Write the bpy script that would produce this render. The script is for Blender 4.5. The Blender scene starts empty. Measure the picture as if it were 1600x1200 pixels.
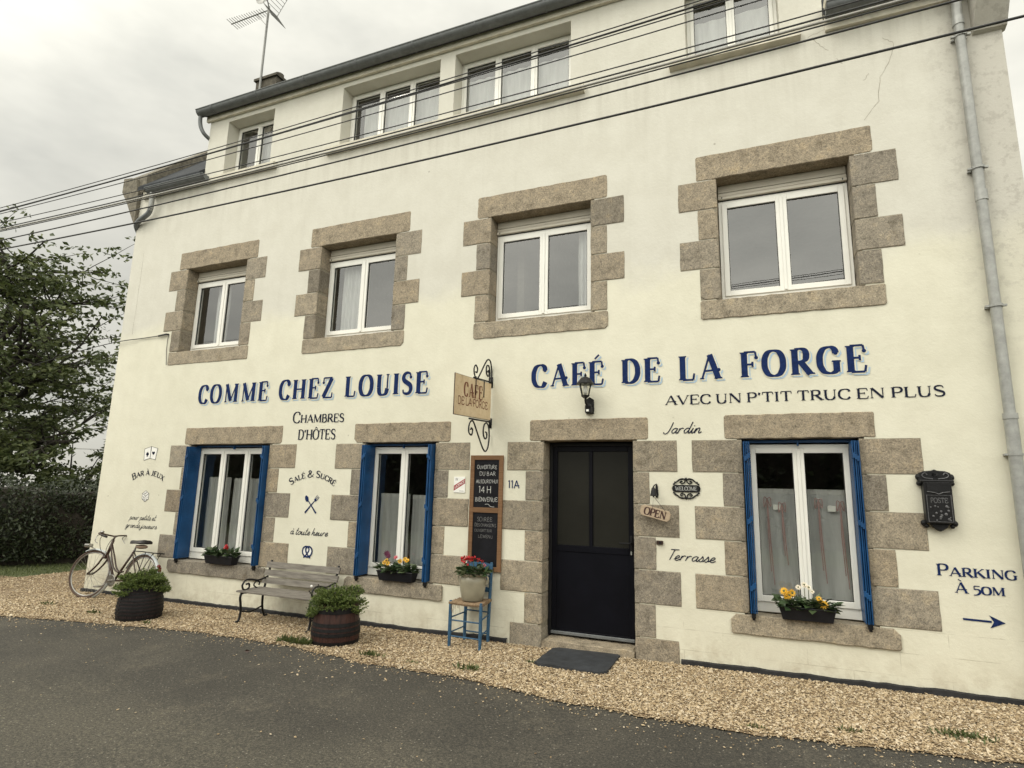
import bpy, math, random
import numpy as np
from mathutils import Matrix, Vector
random.seed(7); rng = np.random.default_rng(7)
R = math.radians
scene = bpy.context.scene
C = scene.collection

# ------------------------------------------------------------------ camera
CAM = (0.0, -6.4, 1.635)
cd = bpy.data.cameras.new("camera"); cam = bpy.data.objects.new("camera", cd); C.objects.link(cam)
cd.sensor_fit = 'HORIZONTAL'; cd.sensor_width = 36.0; cd.lens = 36.0 * 906.87 / 1600.0
cd.clip_start = 0.05; cd.clip_end = 1500
yaw, pit, rol = 0.39645510, 0.17945871, 0.02355242
fw = Vector((-math.sin(yaw)*math.cos(pit), math.cos(yaw)*math.cos(pit), math.sin(pit)))
rt0 = Vector((math.cos(yaw), math.sin(yaw), 0)); up0 = rt0.cross(fw)
rt = math.cos(rol)*rt0 + math.sin(rol)*up0; up = -math.sin(rol)*rt0 + math.cos(rol)*up0
m = Matrix((rt, up, -fw)).transposed().to_4x4(); m.translation = Vector(CAM)
cam.matrix_world = m
scene.camera = cam

# ------------------------------------------------------------------ light
SUN_DIR = Vector((-0.50, -0.56, 0.80)).normalized()          # towards the sun, behind thin cloud
sd = bpy.data.lights.new("sun", 'SUN'); sd.energy = 1.15; sd.angle = R(24); sd.color = (1.0, 0.95, 0.84)
sun = bpy.data.objects.new("sun", sd); C.objects.link(sun)
sun.rotation_euler = SUN_DIR.to_track_quat('Z', 'Y').to_euler(); sun.location = (0, 0, 30)
scene.view_settings.view_transform = 'Standard'; scene.view_settings.look = 'None'
scene.view_settings.exposure = 0.0; scene.view_settings.gamma = 1.0
scene.view_settings.use_curve_mapping = False

w = bpy.data.worlds.new("World"); scene.world = w; w.use_nodes = True
nt = w.node_tree; nt.nodes.clear()
def wn(t, **k):
    n = nt.nodes.new(t)
    for a, b in k.items(): setattr(n, a, b)
    return n
wo = wn('ShaderNodeOutputWorld'); bg = wn('ShaderNodeBackground'); nt.links.new(bg.outputs[0], wo.inputs[0])
sky = wn('ShaderNodeTexSky', sky_type='NISHITA', sun_disc=False)
sky.sun_elevation = math.asin(SUN_DIR.z); sky.sun_rotation = math.atan2(SUN_DIR.x, SUN_DIR.y)
tc = wn('ShaderNodeTexCoord'); mp = wn('ShaderNodeMapping'); mp.inputs['Scale'].default_value = (1.0, 1.0, 2.2)
mp.inputs['Location'].default_value = (3.1, 0.7, 1.9)
nt.links.new(tc.outputs['Generated'], mp.inputs[0])
nz = wn('ShaderNodeTexNoise'); nz.inputs['Scale'].default_value = 2.9; nz.inputs['Detail'].default_value = 5; nz.inputs['Roughness'].default_value = .56
nt.links.new(mp.outputs[0], nz.inputs['Vector'])
cr = wn('ShaderNodeValToRGB'); e = cr.color_ramp.elements
e[0].position = .34; e[0].color = (6.5, 6.44, 5.77, 1); e[1].position = .66; e[1].color = (9.3, 9.08, 8.03, 1)
nt.links.new(nz.outputs[0], cr.inputs[0])
# overcast: the cloud sheet brightens with height and towards the veiled sun
sep = wn('ShaderNodeSeparateXYZ'); nt.links.new(tc.outputs['Generated'], sep.inputs[0])
rr = wn('ShaderNodeMapRange'); nt.links.new(sep.outputs['Z'], rr.inputs[0])
rr.inputs[1].default_value = 0.0; rr.inputs[2].default_value = .75; rr.inputs[3].default_value = .93; rr.inputs[4].default_value = 1.08
dt = wn('ShaderNodeVectorMath', operation='DOT_PRODUCT'); nt.links.new(tc.outputs['Generated'], dt.inputs[0]); dt.inputs[1].default_value = (-.05, -.75, .66)
r2 = wn('ShaderNodeMapRange'); nt.links.new(dt.outputs['Value'], r2.inputs[0])
r2.inputs[1].default_value = -.1; r2.inputs[2].default_value = 1.0; r2.inputs[3].default_value = .84; r2.inputs[4].default_value = 2.65
ea = wn('ShaderNodeVectorMath', operation='DOT_PRODUCT'); nt.links.new(tc.outputs['Generated'], ea.inputs[0]); ea.inputs[1].default_value = (.92, .25, .3)
r3 = wn('ShaderNodeMapRange'); nt.links.new(ea.outputs['Value'], r3.inputs[0])
r3.inputs[1].default_value = -.6; r3.inputs[2].default_value = .72; r3.inputs[3].default_value = 1.0; r3.inputs[4].default_value = 1.36
m1 = wn('ShaderNodeMath', operation='MULTIPLY'); nt.links.new(rr.outputs[0], m1.inputs[0]); nt.links.new(r2.outputs[0], m1.inputs[1])
m2 = wn('ShaderNodeMath', operation='MULTIPLY'); nt.links.new(m1.outputs[0], m2.inputs[0]); nt.links.new(r3.outputs[0], m2.inputs[1])
sc_ = wn('ShaderNodeVectorMath', operation='SCALE'); nt.links.new(cr.outputs[0], sc_.inputs[0]); nt.links.new(m2.outputs[0], sc_.inputs['Scale'])
mx = wn('ShaderNodeMixRGB'); mx.inputs[0].default_value = .93
nt.links.new(sky.outputs[0], mx.inputs[1]); nt.links.new(sc_.outputs[0], mx.inputs[2])
nt.links.new(mx.outputs[0], bg.inputs['Color']); bg.inputs['Strength'].default_value = 0.10

# ------------------------------------------------------------------ materials
def newmat(name):
    mt = bpy.data.materials.new(name); mt.use_nodes = True
    n = mt.node_tree.nodes; n.clear()
    out = n.new('ShaderNodeOutputMaterial'); b = n.new('ShaderNodeBsdfPrincipled')
    mt.node_tree.links.new(b.outputs[0], out.inputs[0])
    return mt, n, mt.node_tree.links, b
def noise(n, l, scale, detail=4, rough=.55, vec=None, kind='ShaderNodeTexNoise'):
    t = n.new(kind); t.inputs['Scale'].default_value = scale
    if kind == 'ShaderNodeTexNoise':
        t.inputs['Detail'].default_value = detail; t.inputs['Roughness'].default_value = rough
    if vec is not None: l.new(vec, t.inputs['Vector'])
    return t
def objco(n, l, scale=(1, 1, 1)):
    t = n.new('ShaderNodeTexCoord'); mp = n.new('ShaderNodeMapping'); mp.inputs['Scale'].default_value = scale
    l.new(t.outputs['Object'], mp.inputs[0]); return mp.outputs[0]
def ramp(n, l, src, stops):
    r = n.new('ShaderNodeValToRGB'); el = r.color_ramp.elements
    while len(el) < len(stops): el.new(.5)
    for x, (p, c) in zip(el, stops): x.position = p; x.color = (*c, 1) if len(c) == 3 else c
    l.new(src, r.inputs[0]); return r.outputs[0]
def mixc(n, l, fac, a, b, mode='MIX'):
    t = n.new('ShaderNodeMixRGB'); t.blend_type = mode
    for i, v in ((0, fac), (1, a), (2, b)):
        if isinstance(v, (int, float)): t.inputs[i].default_value = v
        elif isinstance(v, tuple): t.inputs[i].default_value = (*v, 1)
        else: l.new(v, t.inputs[i])
    return t.outputs[0]
def bump(n, l, h, b, strength=.3, dist=.01, prev=None):
    t = n.new('ShaderNodeBump'); t.inputs['Strength'].default_value = strength; t.inputs['Distance'].default_value = dist
    l.new(h, t.inputs['Height'])
    if prev is not None: l.new(prev, t.inputs['Normal'])
    l.new(t.outputs[0], b.inputs['Normal']); return t.outputs[0]
def simple(name, col, rough=.5, metal=0, vary=.15, scale=12, bmp=0, spec=.5, bscale=60):
    mt, n, l, b = newmat(name)
    co = objco(n, l); t = noise(n, l, scale, 5, .6, co)
    lo = tuple(c*(1-vary) for c in col); hi = tuple(min(1, c*(1+vary)) for c in col)
    l.new(ramp(n, l, t.outputs[0], [(.3, lo), (.7, hi)]), b.inputs['Base Color'])
    b.inputs['Roughness'].default_value = rough; b.inputs['Metallic'].default_value = metal
    b.inputs['Specular IOR Level'].default_value = spec
    if bmp: bump(n, l, noise(n, l, bscale, 4, .6, co).outputs[0], b, bmp, .004)
    return mt
def island(name, stops, rough=.8, vary=True, bmp=.0, bscale=150, trans=0):
    mt, n, l, b = newmat(name); g = n.new('ShaderNodeNewGeometry')
    c = ramp(n, l, g.outputs['Random Per Island'], stops)
    if vary:
        t = noise(n, l, 30, 3, .5, objco(n, l)); c = mixc(n, l, .25, c, t.outputs[0], 'OVERLAY')
    l.new(c, b.inputs['Base Color']); b.inputs['Roughness'].default_value = rough
    if trans:
        b.inputs['Subsurface Weight'].default_value = 0
        out = [x for x in n if x.type == 'OUTPUT_MATERIAL'][0]
        tr = n.new('ShaderNodeBsdfTranslucent'); l.new(c, tr.inputs[0]); ms = n.new('ShaderNodeMixShader'); ms.inputs[0].default_value = trans
        l.new(b.outputs[0], ms.inputs[1]); l.new(tr.outputs[0], ms.inputs[2]); l.new(ms.outputs[0], out.inputs[0])
    if bmp: bump(n, l, noise(n, l, bscale, 3, .6, objco(n, l)).outputs[0], b, bmp, .005)
    return mt

def mk_plaster():
    mt, n, l, b = newmat('painted_render'); co = objco(n, l)
    sp = n.new('ShaderNodeSeparateXYZ'); l.new(co, sp.inputs[0])
    big = noise(n, l, .55, 5, .6, co); mid = noise(n, l, 3.2, 6, .65, co)
    c = ramp(n, l, big.outputs[0], [(.3, (.676, .655, .54)), (.7, (.735, .712, .595))])
    # upper storeys keep the older, greyer coat; its edge wanders
    hz = n.new('ShaderNodeMath'); hz.operation = 'MULTIPLY_ADD'; l.new(big.outputs[0], hz.inputs[0]); hz.inputs[1].default_value = 1.6; l.new(sp.outputs['Z'], hz.inputs[2])
    up_ = n.new('ShaderNodeMapRange'); l.new(hz.outputs[0], up_.inputs[0]); up_.inputs[1].default_value = 4.85; up_.inputs[2].default_value = 5.15
    c = mixc(n, l, up_.outputs[0], c, (.635, .618, .55))
    blot = ramp(n, l, mid.outputs[0], [(.38, (.86, .85, .83)), (.62, (1, 1, 1))])
    c = mixc(n, l, .45, c, blot, 'MULTIPLY')
    # rain streaks on the old coat
    st = noise(n, l, 1, 5, .7, objco(n, l, (7, 7, .45)))
    stc = ramp(n, l, st.outputs[0], [(.52, (1, 1, 1)), (.85, (.74, .73, .70))])
    f = n.new('ShaderNodeMath'); f.operation = 'MULTIPLY_ADD'; l.new(up_.outputs[0], f.inputs[0]); f.inputs[1].default_value = .22; f.inputs[2].default_value = .05
    c = mixc(n, l, f.outputs[0], c, stc, 'MULTIPLY')
    # lichen and exposed patches near the right party wall
    xr = n.new('ShaderNodeMapRange'); l.new(sp.outputs['X'], xr.inputs[0]); xr.inputs[1].default_value = 1.75; xr.inputs[2].default_value = 2.22
    pk = noise(n, l, 9, 6, .72, co); pkc = ramp(n, l, pk.outputs[0], [(.51, (0, 0, 0)), (.59, (1, 1, 1))])
    z5 = n.new('ShaderNodeMapRange'); l.new(sp.outputs['Z'], z5.inputs[0]); z5.inputs[1].default_value = 2.6; z5.inputs[2].default_value = 5.2
    mm = n.new('ShaderNodeMath'); mm.operation = 'MULTIPLY'; l.new(xr.outputs[0], mm.inputs[0]); l.new(z5.outputs[0], mm.inputs[1])
    mm2 = n.new('ShaderNodeMath'); mm2.operation = 'MULTIPLY'; l.new(mm.outputs[0], mm2.inputs[0]); l.new(pkc, mm2.inputs[1])
    mm3 = n.new('ShaderNodeMath'); mm3.operation = 'MULTIPLY'; l.new(mm2.outputs[0], mm3.inputs[0]); mm3.inputs[1].default_value = .7
    c = mixc(n, l, mm3.outputs[0], c, (.30, .275, .235))
    greyr = n.new('ShaderNodeMath'); greyr.operation = 'MULTIPLY'; l.new(mm.outputs[0], greyr.inputs[0]); greyr.inputs[1].default_value = .62
    c = mixc(n, l, greyr.outputs[0], c, (.46, .44, .40))
    # runs below the attic sills and splash dirt at the foot of the wall
    b1 = n.new('ShaderNodeMapRange'); l.new(sp.outputs['Z'], b1.inputs[0]); b1.inputs[1].default_value = 5.75; b1.inputs[2].default_value = 6.62
    b2 = n.new('ShaderNodeMath'); b2.operation = 'LESS_THAN'; l.new(sp.outputs['Z'], b2.inputs[0]); b2.inputs[1].default_value = 6.66
    rn = noise(n, l, 1, 5, .7, objco(n, l, (5.5, 5.5, .3))); rnc = ramp(n, l, rn.outputs[0], [(.46, (0, 0, 0)), (.72, (.5, .5, .5))])
    q1 = n.new('ShaderNodeMath'); q1.operation = 'MULTIPLY'; l.new(b1.outputs[0], q1.inputs[0]); l.new(b2.outputs[0], q1.inputs[1])
    q2 = n.new('ShaderNodeMath'); q2.operation = 'MULTIPLY'; l.new(q1.outputs[0], q2.inputs[0]); l.new(rnc, q2.inputs[1])
    c = mixc(n, l, q2.outputs[0], c, (.40, .375, .32))
    s1_ = n.new('ShaderNodeMapRange'); l.new(sp.outputs['Z'], s1_.inputs[0]); s1_.inputs[1].default_value = .34; s1_.inputs[2].default_value = .0; s1_.inputs[3].default_value = 0; s1_.inputs[4].default_value = .8
    s2_ = n.new('ShaderNodeMath'); s2_.operation = 'MULTIPLY'; l.new(s1_.outputs[0], s2_.inputs[0]); l.new(ramp(n, l, noise(n, l, 6, 6, .7, co).outputs[0], [(.42, (0, 0, 0)), (.7, (.75, .75, .75))]), s2_.inputs[1])
    c = mixc(n, l, s2_.outputs[0], c, (.36, .30, .21))
    # specks
    vo = n.new('ShaderNodeTexVoronoi'); vo.inputs['Scale'].default_value = 2.1; l.new(co, vo.inputs['Vector'])
    spk = ramp(n, l, vo.outputs['Distance'], [(.012, (.42, .40, .36)), (.035, (1, 1, 1))])
    c = mixc(n, l, .7, c, spk, 'MULTIPLY')
    # painted block courses of the plinth
    br = n.new('ShaderNodeTexBrick'); br.inputs['Scale'].default_value = 1; br.inputs['Mortar Size'].default_value = .0038
    br.inputs['Brick Width'].default_value = .74; br.inputs['Row Height'].default_value = .195; br.inputs['Mortar Smooth'].default_value = .3
    cm = n.new('ShaderNodeCombineXYZ'); l.new(sp.outputs['X'], cm.inputs[0])
    za = n.new('ShaderNodeMath'); za.operation = 'ADD'; l.new(sp.outputs['Z'], za.inputs[0]); za.inputs[1].default_value = .295; l.new(za.outputs[0], cm.inputs[1])
    l.new(cm.outputs[0], br.inputs['Vector'])
    zl = n.new('ShaderNodeMath'); zl.operation = 'LESS_THAN'; l.new(sp.outputs['Z'], zl.inputs[0]); zl.inputs[1].default_value = .492
    jm = n.new('ShaderNodeMath'); jm.operation = 'MULTIPLY'; l.new(zl.outputs[0], jm.inputs[0]); l.new(br.outputs['Fac'], jm.inputs[1])
    jf = n.new('ShaderNodeMath'); jf.operation = 'MULTIPLY'; l.new(jm.outputs[0], jf.inputs[0]); l.new(ramp(n, l, noise(n, l, 4, 3, .6, co).outputs[0], [(.42, (.0,)*3), (.62, (.7,)*3)]), jf.inputs[1])
    c = mixc(n, l, jf.outputs[0], c, (.43, .40, .31))
    l.new(c, b.inputs['Base Color']); b.inputs['Roughness'].default_value = .92; b.inputs['Specular IOR Level'].default_value = .2
    n1 = bump(n, l, noise(n, l, 26, 6, .62, co).outputs[0], b, .27, .012)
    n2 = bump(n, l, noise(n, l, 130, 4, .6, co).outputs[0], b, .25, .004, n1)
    bump(n, l, jm.outputs[0], b, -.5, .006, n2)
    return mt
def mk_granite():
    mt, n, l, b = newmat('granite'); co = objco(n, l); g = n.new('ShaderNodeNewGeometry')
    base = ramp(n, l, g.outputs['Random Per Island'], [(0, (.192, .170, .138)), (.2, (.325, .282, .218)), (.4, (.232, .208, .174)), (.6, (.318, .268, .20)), (.8, (.30, .27, .222)), (1, (.24, .198, .148))])
    s1 = noise(n, l, 95, 3, .7, co); c = mixc(n, l, 1, base, ramp(n, l, s1.outputs[0], [(.32, (.46, .445, .42)), (.45, (.94, .94, .94)), (.56, (1.06, 1.05, 1.03)), (.68, (1.5, 1.47, 1.4))]), 'MULTIPLY')
    s2 = noise(n, l, 7, 6, .66, co); c = mixc(n, l, .8, c, ramp(n, l, s2.outputs[0], [(.3, (.48, .47, .45)), (.45, (.92, .92, .92)), (.55, (1.06, 1.06, 1.06)), (.72, (1.38, 1.3, 1.15))]), 'MULTIPLY')
    s3 = noise(n, l, 17, 6, .75, co); c = mixc(n, l, ramp(n, l, s3.outputs[0], [(.575, (0, 0, 0)), (.69, (.72, .72, .72))]), c, (.10, .093, .08))
    s4 = noise(n, l, 3.1, 5, .6, co); c = mixc(n, l, ramp(n, l, s4.outputs[0], [(.58, (0, 0, 0)), (.75, (.25, .25, .25))]), c, (.34, .24, .13))
    s5 = noise(n, l, 42, 4, .7, co); c = mixc(n, l, .6, c, ramp(n, l, s5.outputs[0], [(.3, (.55, .54, .52)), (.5, (1, 1, 1)), (.7, (1.4, 1.38, 1.33))]), 'MULTIPLY')
    l.new(c, b.inputs['Base Color']); b.inputs['Roughness'].default_value = .9; b.inputs['Specular IOR Level'].default_value = .25
    n1 = bump(n, l, noise(n, l, 60, 5, .65, co).outputs[0], b, .55, .008)
    bump(n, l, s2.outputs[0], b, .4, .02, n1)
    return mt
def mk_asphalt():
    mt, n, l, b = newmat('asphalt'); co = objco(n, l)
    big = noise(n, l, .55, 6, .62, co); c = ramp(n, l, big.outputs[0], [(.30, (.030, .0276, .023)), (.5, (.040, .0368, .0305)), (.68, (.062, .056, .045))])
    # a long worn band with dust, parallel to the kerbless edge
    sp = n.new('ShaderNodeSeparateXYZ'); l.new(co, sp.inputs[0])
    wob = noise(n, l, .9, 4, .6, co); yy = n.new('ShaderNodeMath'); yy.operation = 'MULTIPLY_ADD'; l.new(wob.outputs[0], yy.inputs[0]); yy.inputs[1].default_value = 1.0; l.new(sp.outputs['Y'], yy.inputs[2])
    band = ramp(n, l, yy.outputs[0], [(0, (0, 0, 0))])
    mr = n.new('ShaderNodeMapRange'); l.new(yy.outputs[0], mr.inputs[0]); mr.inputs[1].default_value = -2.05; mr.inputs[2].default_value = -2.75; mr.inputs[3].default_value = 0; mr.inputs[4].default_value = .55
    c = mixc(n, l, mr.outputs[0], c, (.072, .066, .051))
    pat = noise(n, l, 1.6, 6, .7, co); c = mixc(n, l, ramp(n, l, pat.outputs[0], [(.56, (0, 0, 0)), (.72, (.5, .5, .5))]), c, (.10, .088, .067))
    ag = noise(n, l, 160, 3, .75, co); c = mixc(n, l, 1, c, ramp(n, l, ag.outputs[0], [(.33, (.35, .35, .35)), (.5, (1, 1, 1)), (.66, (2.1, 2.05, 1.9))]), 'MULTIPLY')
    ag2 = noise(n, l, 55, 4, .75, co); c = mixc(n, l, 1, c, ramp(n, l, ag2.outputs[0], [(.33, (.42, .42, .42)), (.5, (1, 1, 1)), (.66, (1.95, 1.9, 1.8))]), 'MULTIPLY')
    vo = n.new('ShaderNodeTexVoronoi'); vo.inputs['Scale'].default_value = 46; l.new(co, vo.inputs['Vector'])
    ch = n.new('ShaderNodeMath'); ch.operation = 'MULTIPLY'
    sel = n.new('ShaderNodeSeparateColor'); l.new(vo.outputs['Color'], sel.inputs[0])
    l.new(ramp(n, l, sel.outputs[0], [(.86, (0, 0, 0)), (.92, (1, 1, 1))]), ch.inputs[0]); l.new(ramp(n, l, vo.outputs['Distance'], [(.16, (1, 1, 1)), (.3, (0, 0, 0))]), ch.inputs[1])
    c = mixc(n, l, ch.outputs[0], c, (.24, .22, .185))
    l.new(c, b.inputs['Base Color']); b.inputs['Roughness'].default_value = .88
    n1 = bump(n, l, ag.outputs[0], b, .6, .006); bump(n, l, big.outputs[0], b, .3, .03, n1)
    return mt
def mk_gravelbed():
    mt, n, l, b = newmat('gravel_bed'); co = objco(n, l)
    vo = n.new('ShaderNodeTexVoronoi'); vo.inputs['Scale'].default_value = 52; l.new(co, vo.inputs['Vector'])
    se = n.new('ShaderNodeSeparateColor'); l.new(vo.outputs['Color'], se.inputs[0])
    c = ramp(n, l, se.outputs[0], [(0, (.15, .10, .06)), (.4, (.30, .225, .135)), (1, (.42, .33, .22))])
    c = mixc(n, l, 1, c, ramp(n, l, vo.outputs['Distance'], [(.2, (1, 1, 1)), (.55, (.45, .4, .34))]), 'MULTIPLY')
    s = noise(n, l, .8, 5, .6, co); c = mixc(n, l, ramp(n, l, s.outputs[0], [(.5, (0, 0, 0)), (.7, (.6, .6, .6))]), c, (.33, .27, .19))
    l.new(c, b.inputs['Base Color']); b.inputs['Roughness'].default_value = .95
    bump(n, l, vo.outputs['Distance'], b, -.9, .012); return mt
def mk_glass(name, tint=(.86, .88, .86), ior=2.5, rough=.012):
    mt = bpy.data.materials.new(name); mt.use_nodes = True; n = mt.node_tree.nodes; l = mt.node_tree.links; n.clear()
    out = n.new('ShaderNodeOutputMaterial'); lw = n.new('ShaderNodeLayerWeight'); lw.inputs[0].default_value = .5; pw = n.new('ShaderNodeMath'); pw.operation = 'POWER'; l.new(lw.outputs['Facing'], pw.inputs[0]); pw.inputs[1].default_value = 5
    fr = n.new('ShaderNodeMath'); fr.operation = 'MULTIPLY_ADD'; r0 = ((ior-1)/(ior+1))**2; l.new(pw.outputs[0], fr.inputs[0]); fr.inputs[1].default_value = 1-r0; fr.inputs[2].default_value = r0
    tr = n.new('ShaderNodeBsdfTransparent'); tr.inputs[0].default_value = (*tint, 1)
    gl = n.new('ShaderNodeBsdfGlossy'); gl.inputs['Roughness'].default_value = rough
    ms = n.new('ShaderNodeMixShader'); l.new(fr.outputs[0], ms.inputs[0]); l.new(tr.outputs[0], ms.inputs[1]); l.new(gl.outputs[0], ms.inputs[2]); l.new(ms.outputs[0], out.inputs[0])
    co = objco(n, l); t = noise(n, l, 1.7, 2, .5, co); bp = n.new('ShaderNodeBump'); bp.inputs['Strength'].default_value = .03; bp.inputs['Distance'].default_value = .02
    l.new(t.outputs[0], bp.inputs['Height']); l.new(bp.outputs[0], gl.inputs['Normal'])
    return mt
def mk_net(name, col, alpha):
    mt = bpy.data.materials.new(name); mt.use_nodes = True; n = mt.node_tree.nodes; l = mt.node_tree.links; n.clear()
    out = n.new('ShaderNodeOutputMaterial'); df = n.new('ShaderNodeBsdfDiffuse'); df.inputs[0].default_value = (*col, 1)
    tl = n.new('ShaderNodeBsdfTranslucent'); tl.inputs[0].default_value = (*col, 1); m0 = n.new('ShaderNodeMixShader'); m0.inputs[0].default_value = .35
    l.new(df.outputs[0], m0.inputs[1]); l.new(tl.outputs[0], m0.inputs[2])
    tr = n.new('ShaderNodeBsdfTransparent'); ms = n.new('ShaderNodeMixShader')
    co = objco(n, l, (16, 16, 2)); t = noise(n, l, 1, 3, .55, co)
    r_ = n.new('ShaderNodeMapRange'); l.new(t.outputs[0], r_.inputs[0]); r_.inputs[1].default_value = .3; r_.inputs[2].default_value = .7; r_.inputs[3].default_value = alpha-.1; r_.inputs[4].default_value = alpha+.1
    l.new(r_.outputs[0], ms.inputs[0]); l.new(tr.outputs[0], ms.inputs[1]); l.new(m0.outputs[0], ms.inputs[2]); l.new(ms.outputs[0], out.inputs[0])
    return mt
def mk_wood(name, c0, c1, sc=(3, 3, 60), rough=.75):
    mt, n, l, b = newmat(name); co = objco(n, l, sc); t = noise(n, l, 1.2, 6, .7, co)
    c = ramp(n, l, t.outputs[0], [(.3, c0), (.7, c1)]); g = n.new('ShaderNodeNewGeometry')
    c = mixc(n, l, .5, c, ramp(n, l, g.outputs['Random Per Island'], [(0, (.7, .7, .7)), (1, (1.1, 1.1, 1.1))]), 'MULTIPLY')
    l.new(c, b.inputs['Base Color']); b.inputs['Roughness'].default_value = rough; b.inputs['Specular IOR Level'].default_value = .25; bump(n, l, t.outputs[0], b, .4, .004); return mt
def mk_rusty():
    mt, n, l, b = newmat('rusty_enamel'); co = objco(n, l); t = noise(n, l, 5, 7, .7, co)
    c = ramp(n, l, t.outputs[0], [(.3, (.30, .18, .09)), (.42, (.56, .43, .27)), (.7, (.68, .55, .37))])
    t2 = noise(n, l, 22, 5, .7, co); c = mixc(n, l, ramp(n, l, t2.outputs[0], [(.62, (0, 0, 0)), (.72, (.8, .8, .8))]), c, (.19, .075, .03))
    l.new(c, b.inputs['Base Color']); b.inputs['Roughness'].default_value = .7; bump(n, l, t2.outputs[0], b, .3, .003); return mt
def mk_zinc(name, col, rough=.45):
    mt, n, l, b = newmat(name); co = objco(n, l); t = noise(n, l, 9, 6, .7, co)
    c = ramp(n, l, t.outputs[0], [(.32, tuple(x*.72 for x in col)), (.6, col), (.75, tuple(min(1, x*1.3) for x in col))])
    l.new(c, b.inputs['Base Color']); b.inputs['Metallic'].default_value = .25; b.inputs['Roughness'].default_value = rough; return mt
def mk_slate():
    mt, n, l, b = newmat('slate'); t = n.new('ShaderNodeTexCoord'); br = n.new('ShaderNodeTexBrick'); br.inputs['Scale'].default_value = 1
    br.inputs['Brick Width'].default_value = .22; br.inputs['Row Height'].default_value = .14; br.inputs['Mortar Size'].default_value = .006
    br.inputs['Color1'].default_value = (.028, .031, .036, 1); br.inputs['Color2'].default_value = (.045, .049, .055, 1); br.inputs['Mortar'].default_value = (.015, .015, .017, 1)
    l.new(t.outputs['Object'], br.inputs['Vector']); l.new(br.outputs[0], b.inputs['Base Color']); b.inputs['Roughness'].default_value = .8; b.inputs['Specular IOR Level'].default_value = .2
    bump(n, l, br.outputs['Fac'], b, -.6, .01); return mt

M = {}
M['plaster'] = mk_plaster(); M['granite'] = mk_granite(); M['asphalt'] = mk_asphalt(); M['bed'] = mk_gravelbed()
M['mortar'] = simple('lime_mortar', (.25, .22, .165), .95, vary=.25, scale=30, bmp=.3)
M['concrete'] = simple('painted_concrete', (.60, .565, .47), .9, vary=.16, scale=7, bmp=.3, bscale=40)
M['oldstone'] = simple('lichen_stone', (.165, .148, .115), .95, vary=.5, scale=14, bmp=.6, bscale=45)
M['pvc'] = simple('white_pvc', (.80, .79, .74), .35, vary=.04, scale=3)
M['pvcbox'] = simple('shutter_box', (.56, .52, .435), .5, vary=.06, scale=4)
M['seal'] = simple('rubber_seal', (.03, .03, .03), .6)
M['blue'] = simple('blue_paint', (.008, .058, .165), .42, vary=.28, scale=5, bmp=.06, bscale=25, spec=.35)
M['bluechair'] = simple('worn_blue_paint', (.026, .085, .16), .6, vary=.3, scale=25, bmp=.2)
M['black'] = simple('black_metal', (.010, .010, .011), .45, vary=.3, scale=20, bmp=.1, spec=.25)
M['castiron'] = simple('cast_iron', (.010, .0098, .011), .42, vary=.4, scale=40, bmp=.25, bscale=90, spec=.28)
M['doorblack'] = simple('door_panel', (.0042, .0044, .0075), .42, vary=.25, scale=3, spec=.13)
M['frost'] = simple('smoked_glass', (.023, .0225, .019), .25, vary=.15, scale=1.5, spec=.18)
M['glass'] = mk_glass('window_glass'); M['lampglass'] = mk_glass('lantern_glass', (.92, .92, .9), 1.5)
M['net'] = mk_net('net_curtain', (.86, .86, .85), .78); M['lace'] = mk_net('lace_hem', (.85, .84, .82), .8); M['drape'] = mk_net('voile', (.88, .88, .88), .84)
M['ribbon'] = simple('dusty_ribbon', (.40, .26, .25), .9)
M['navy'] = simple('navy_paint', (.011, .024, .090), .8, vary=.3, scale=30, spec=.1)
M['ink'] = simple('dark_ink_paint', (.014, .017, .036), .8, vary=.3, scale=30, spec=.1)
M['pale'] = simple('pale_blue_paint', (.40, .53, .66), .75, vary=.08, scale=20)
M['whitep'] = simple('white_paint', (.82, .81, .77), .6, vary=.04)
M['redp'] = simple('red_print', (.32, .03, .04), .5)
M['chalk'] = simple('chalk', (.58, .58, .56), .95); M['fchalk'] = simple('smudged_chalk', (.20, .195, .19), .95)
M['slateboard'] = simple('blackboard', (.009, .009, .0115), .65, vary=.5, scale=5, spec=.15)
M['oak'] = mk_wood('brown_wood', (.12, .062, .03), (.24, .135, .07)); M['greywood'] = mk_wood('weathered_wood', (.09, .08, .07), (.25, .228, .198), (4, 40, 40))
M['tag'] = mk_wood('tag_wood', (.38, .29, .20), (.47, .37, .27), (6, 6, 50)); M['barrel'] = mk_wood('barrel_wood', (.013, .010, .010), (.040, .026, .026), (30, 30, 4), .6)
M['hoop'] = simple('hoop_iron', (.012, .0115, .012), .6, vary=.4, scale=30, spec=.2); M['rust'] = mk_rusty(); M['rustink'] = simple('rust_lettering', (.17, .062, .032), .8, vary=.35, scale=40); M['darkbrown'] = simple('dark_brown_lettering', (.05, .022, .016), .8); M['worn'] = simple('worn_iron', (.10, .10, .105), .4, vary=.5, scale=60)
M['zinc'] = mk_zinc('zinc', (.36, .365, .35)); M['darkzinc'] = mk_zinc('dark_zinc', (.17, .18, .185), .55); M['slate'] = mk_slate()
M['bitumen'] = simple('bitumen', (.014, .014, .016), .75, vary=.6, scale=15, bmp=.5, bscale=30)
M['mat'] = simple('rubber_mat', (.026, .029, .034), .75, vary=.35, scale=9, bmp=.4, bscale=70)
M['plastic'] = simple('black_plastic', (.012, .012, .015), .45, vary=.2, spec=.25)
M['stoneware'] = simple('stoneware', (.29, .265, .195), .32, vary=.16, scale=5, bmp=.08)
M['rush'] = mk_wood('rush_seat', (.13, .085, .05), (.30, .215, .135), (50, 8, 8), .9)
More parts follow.
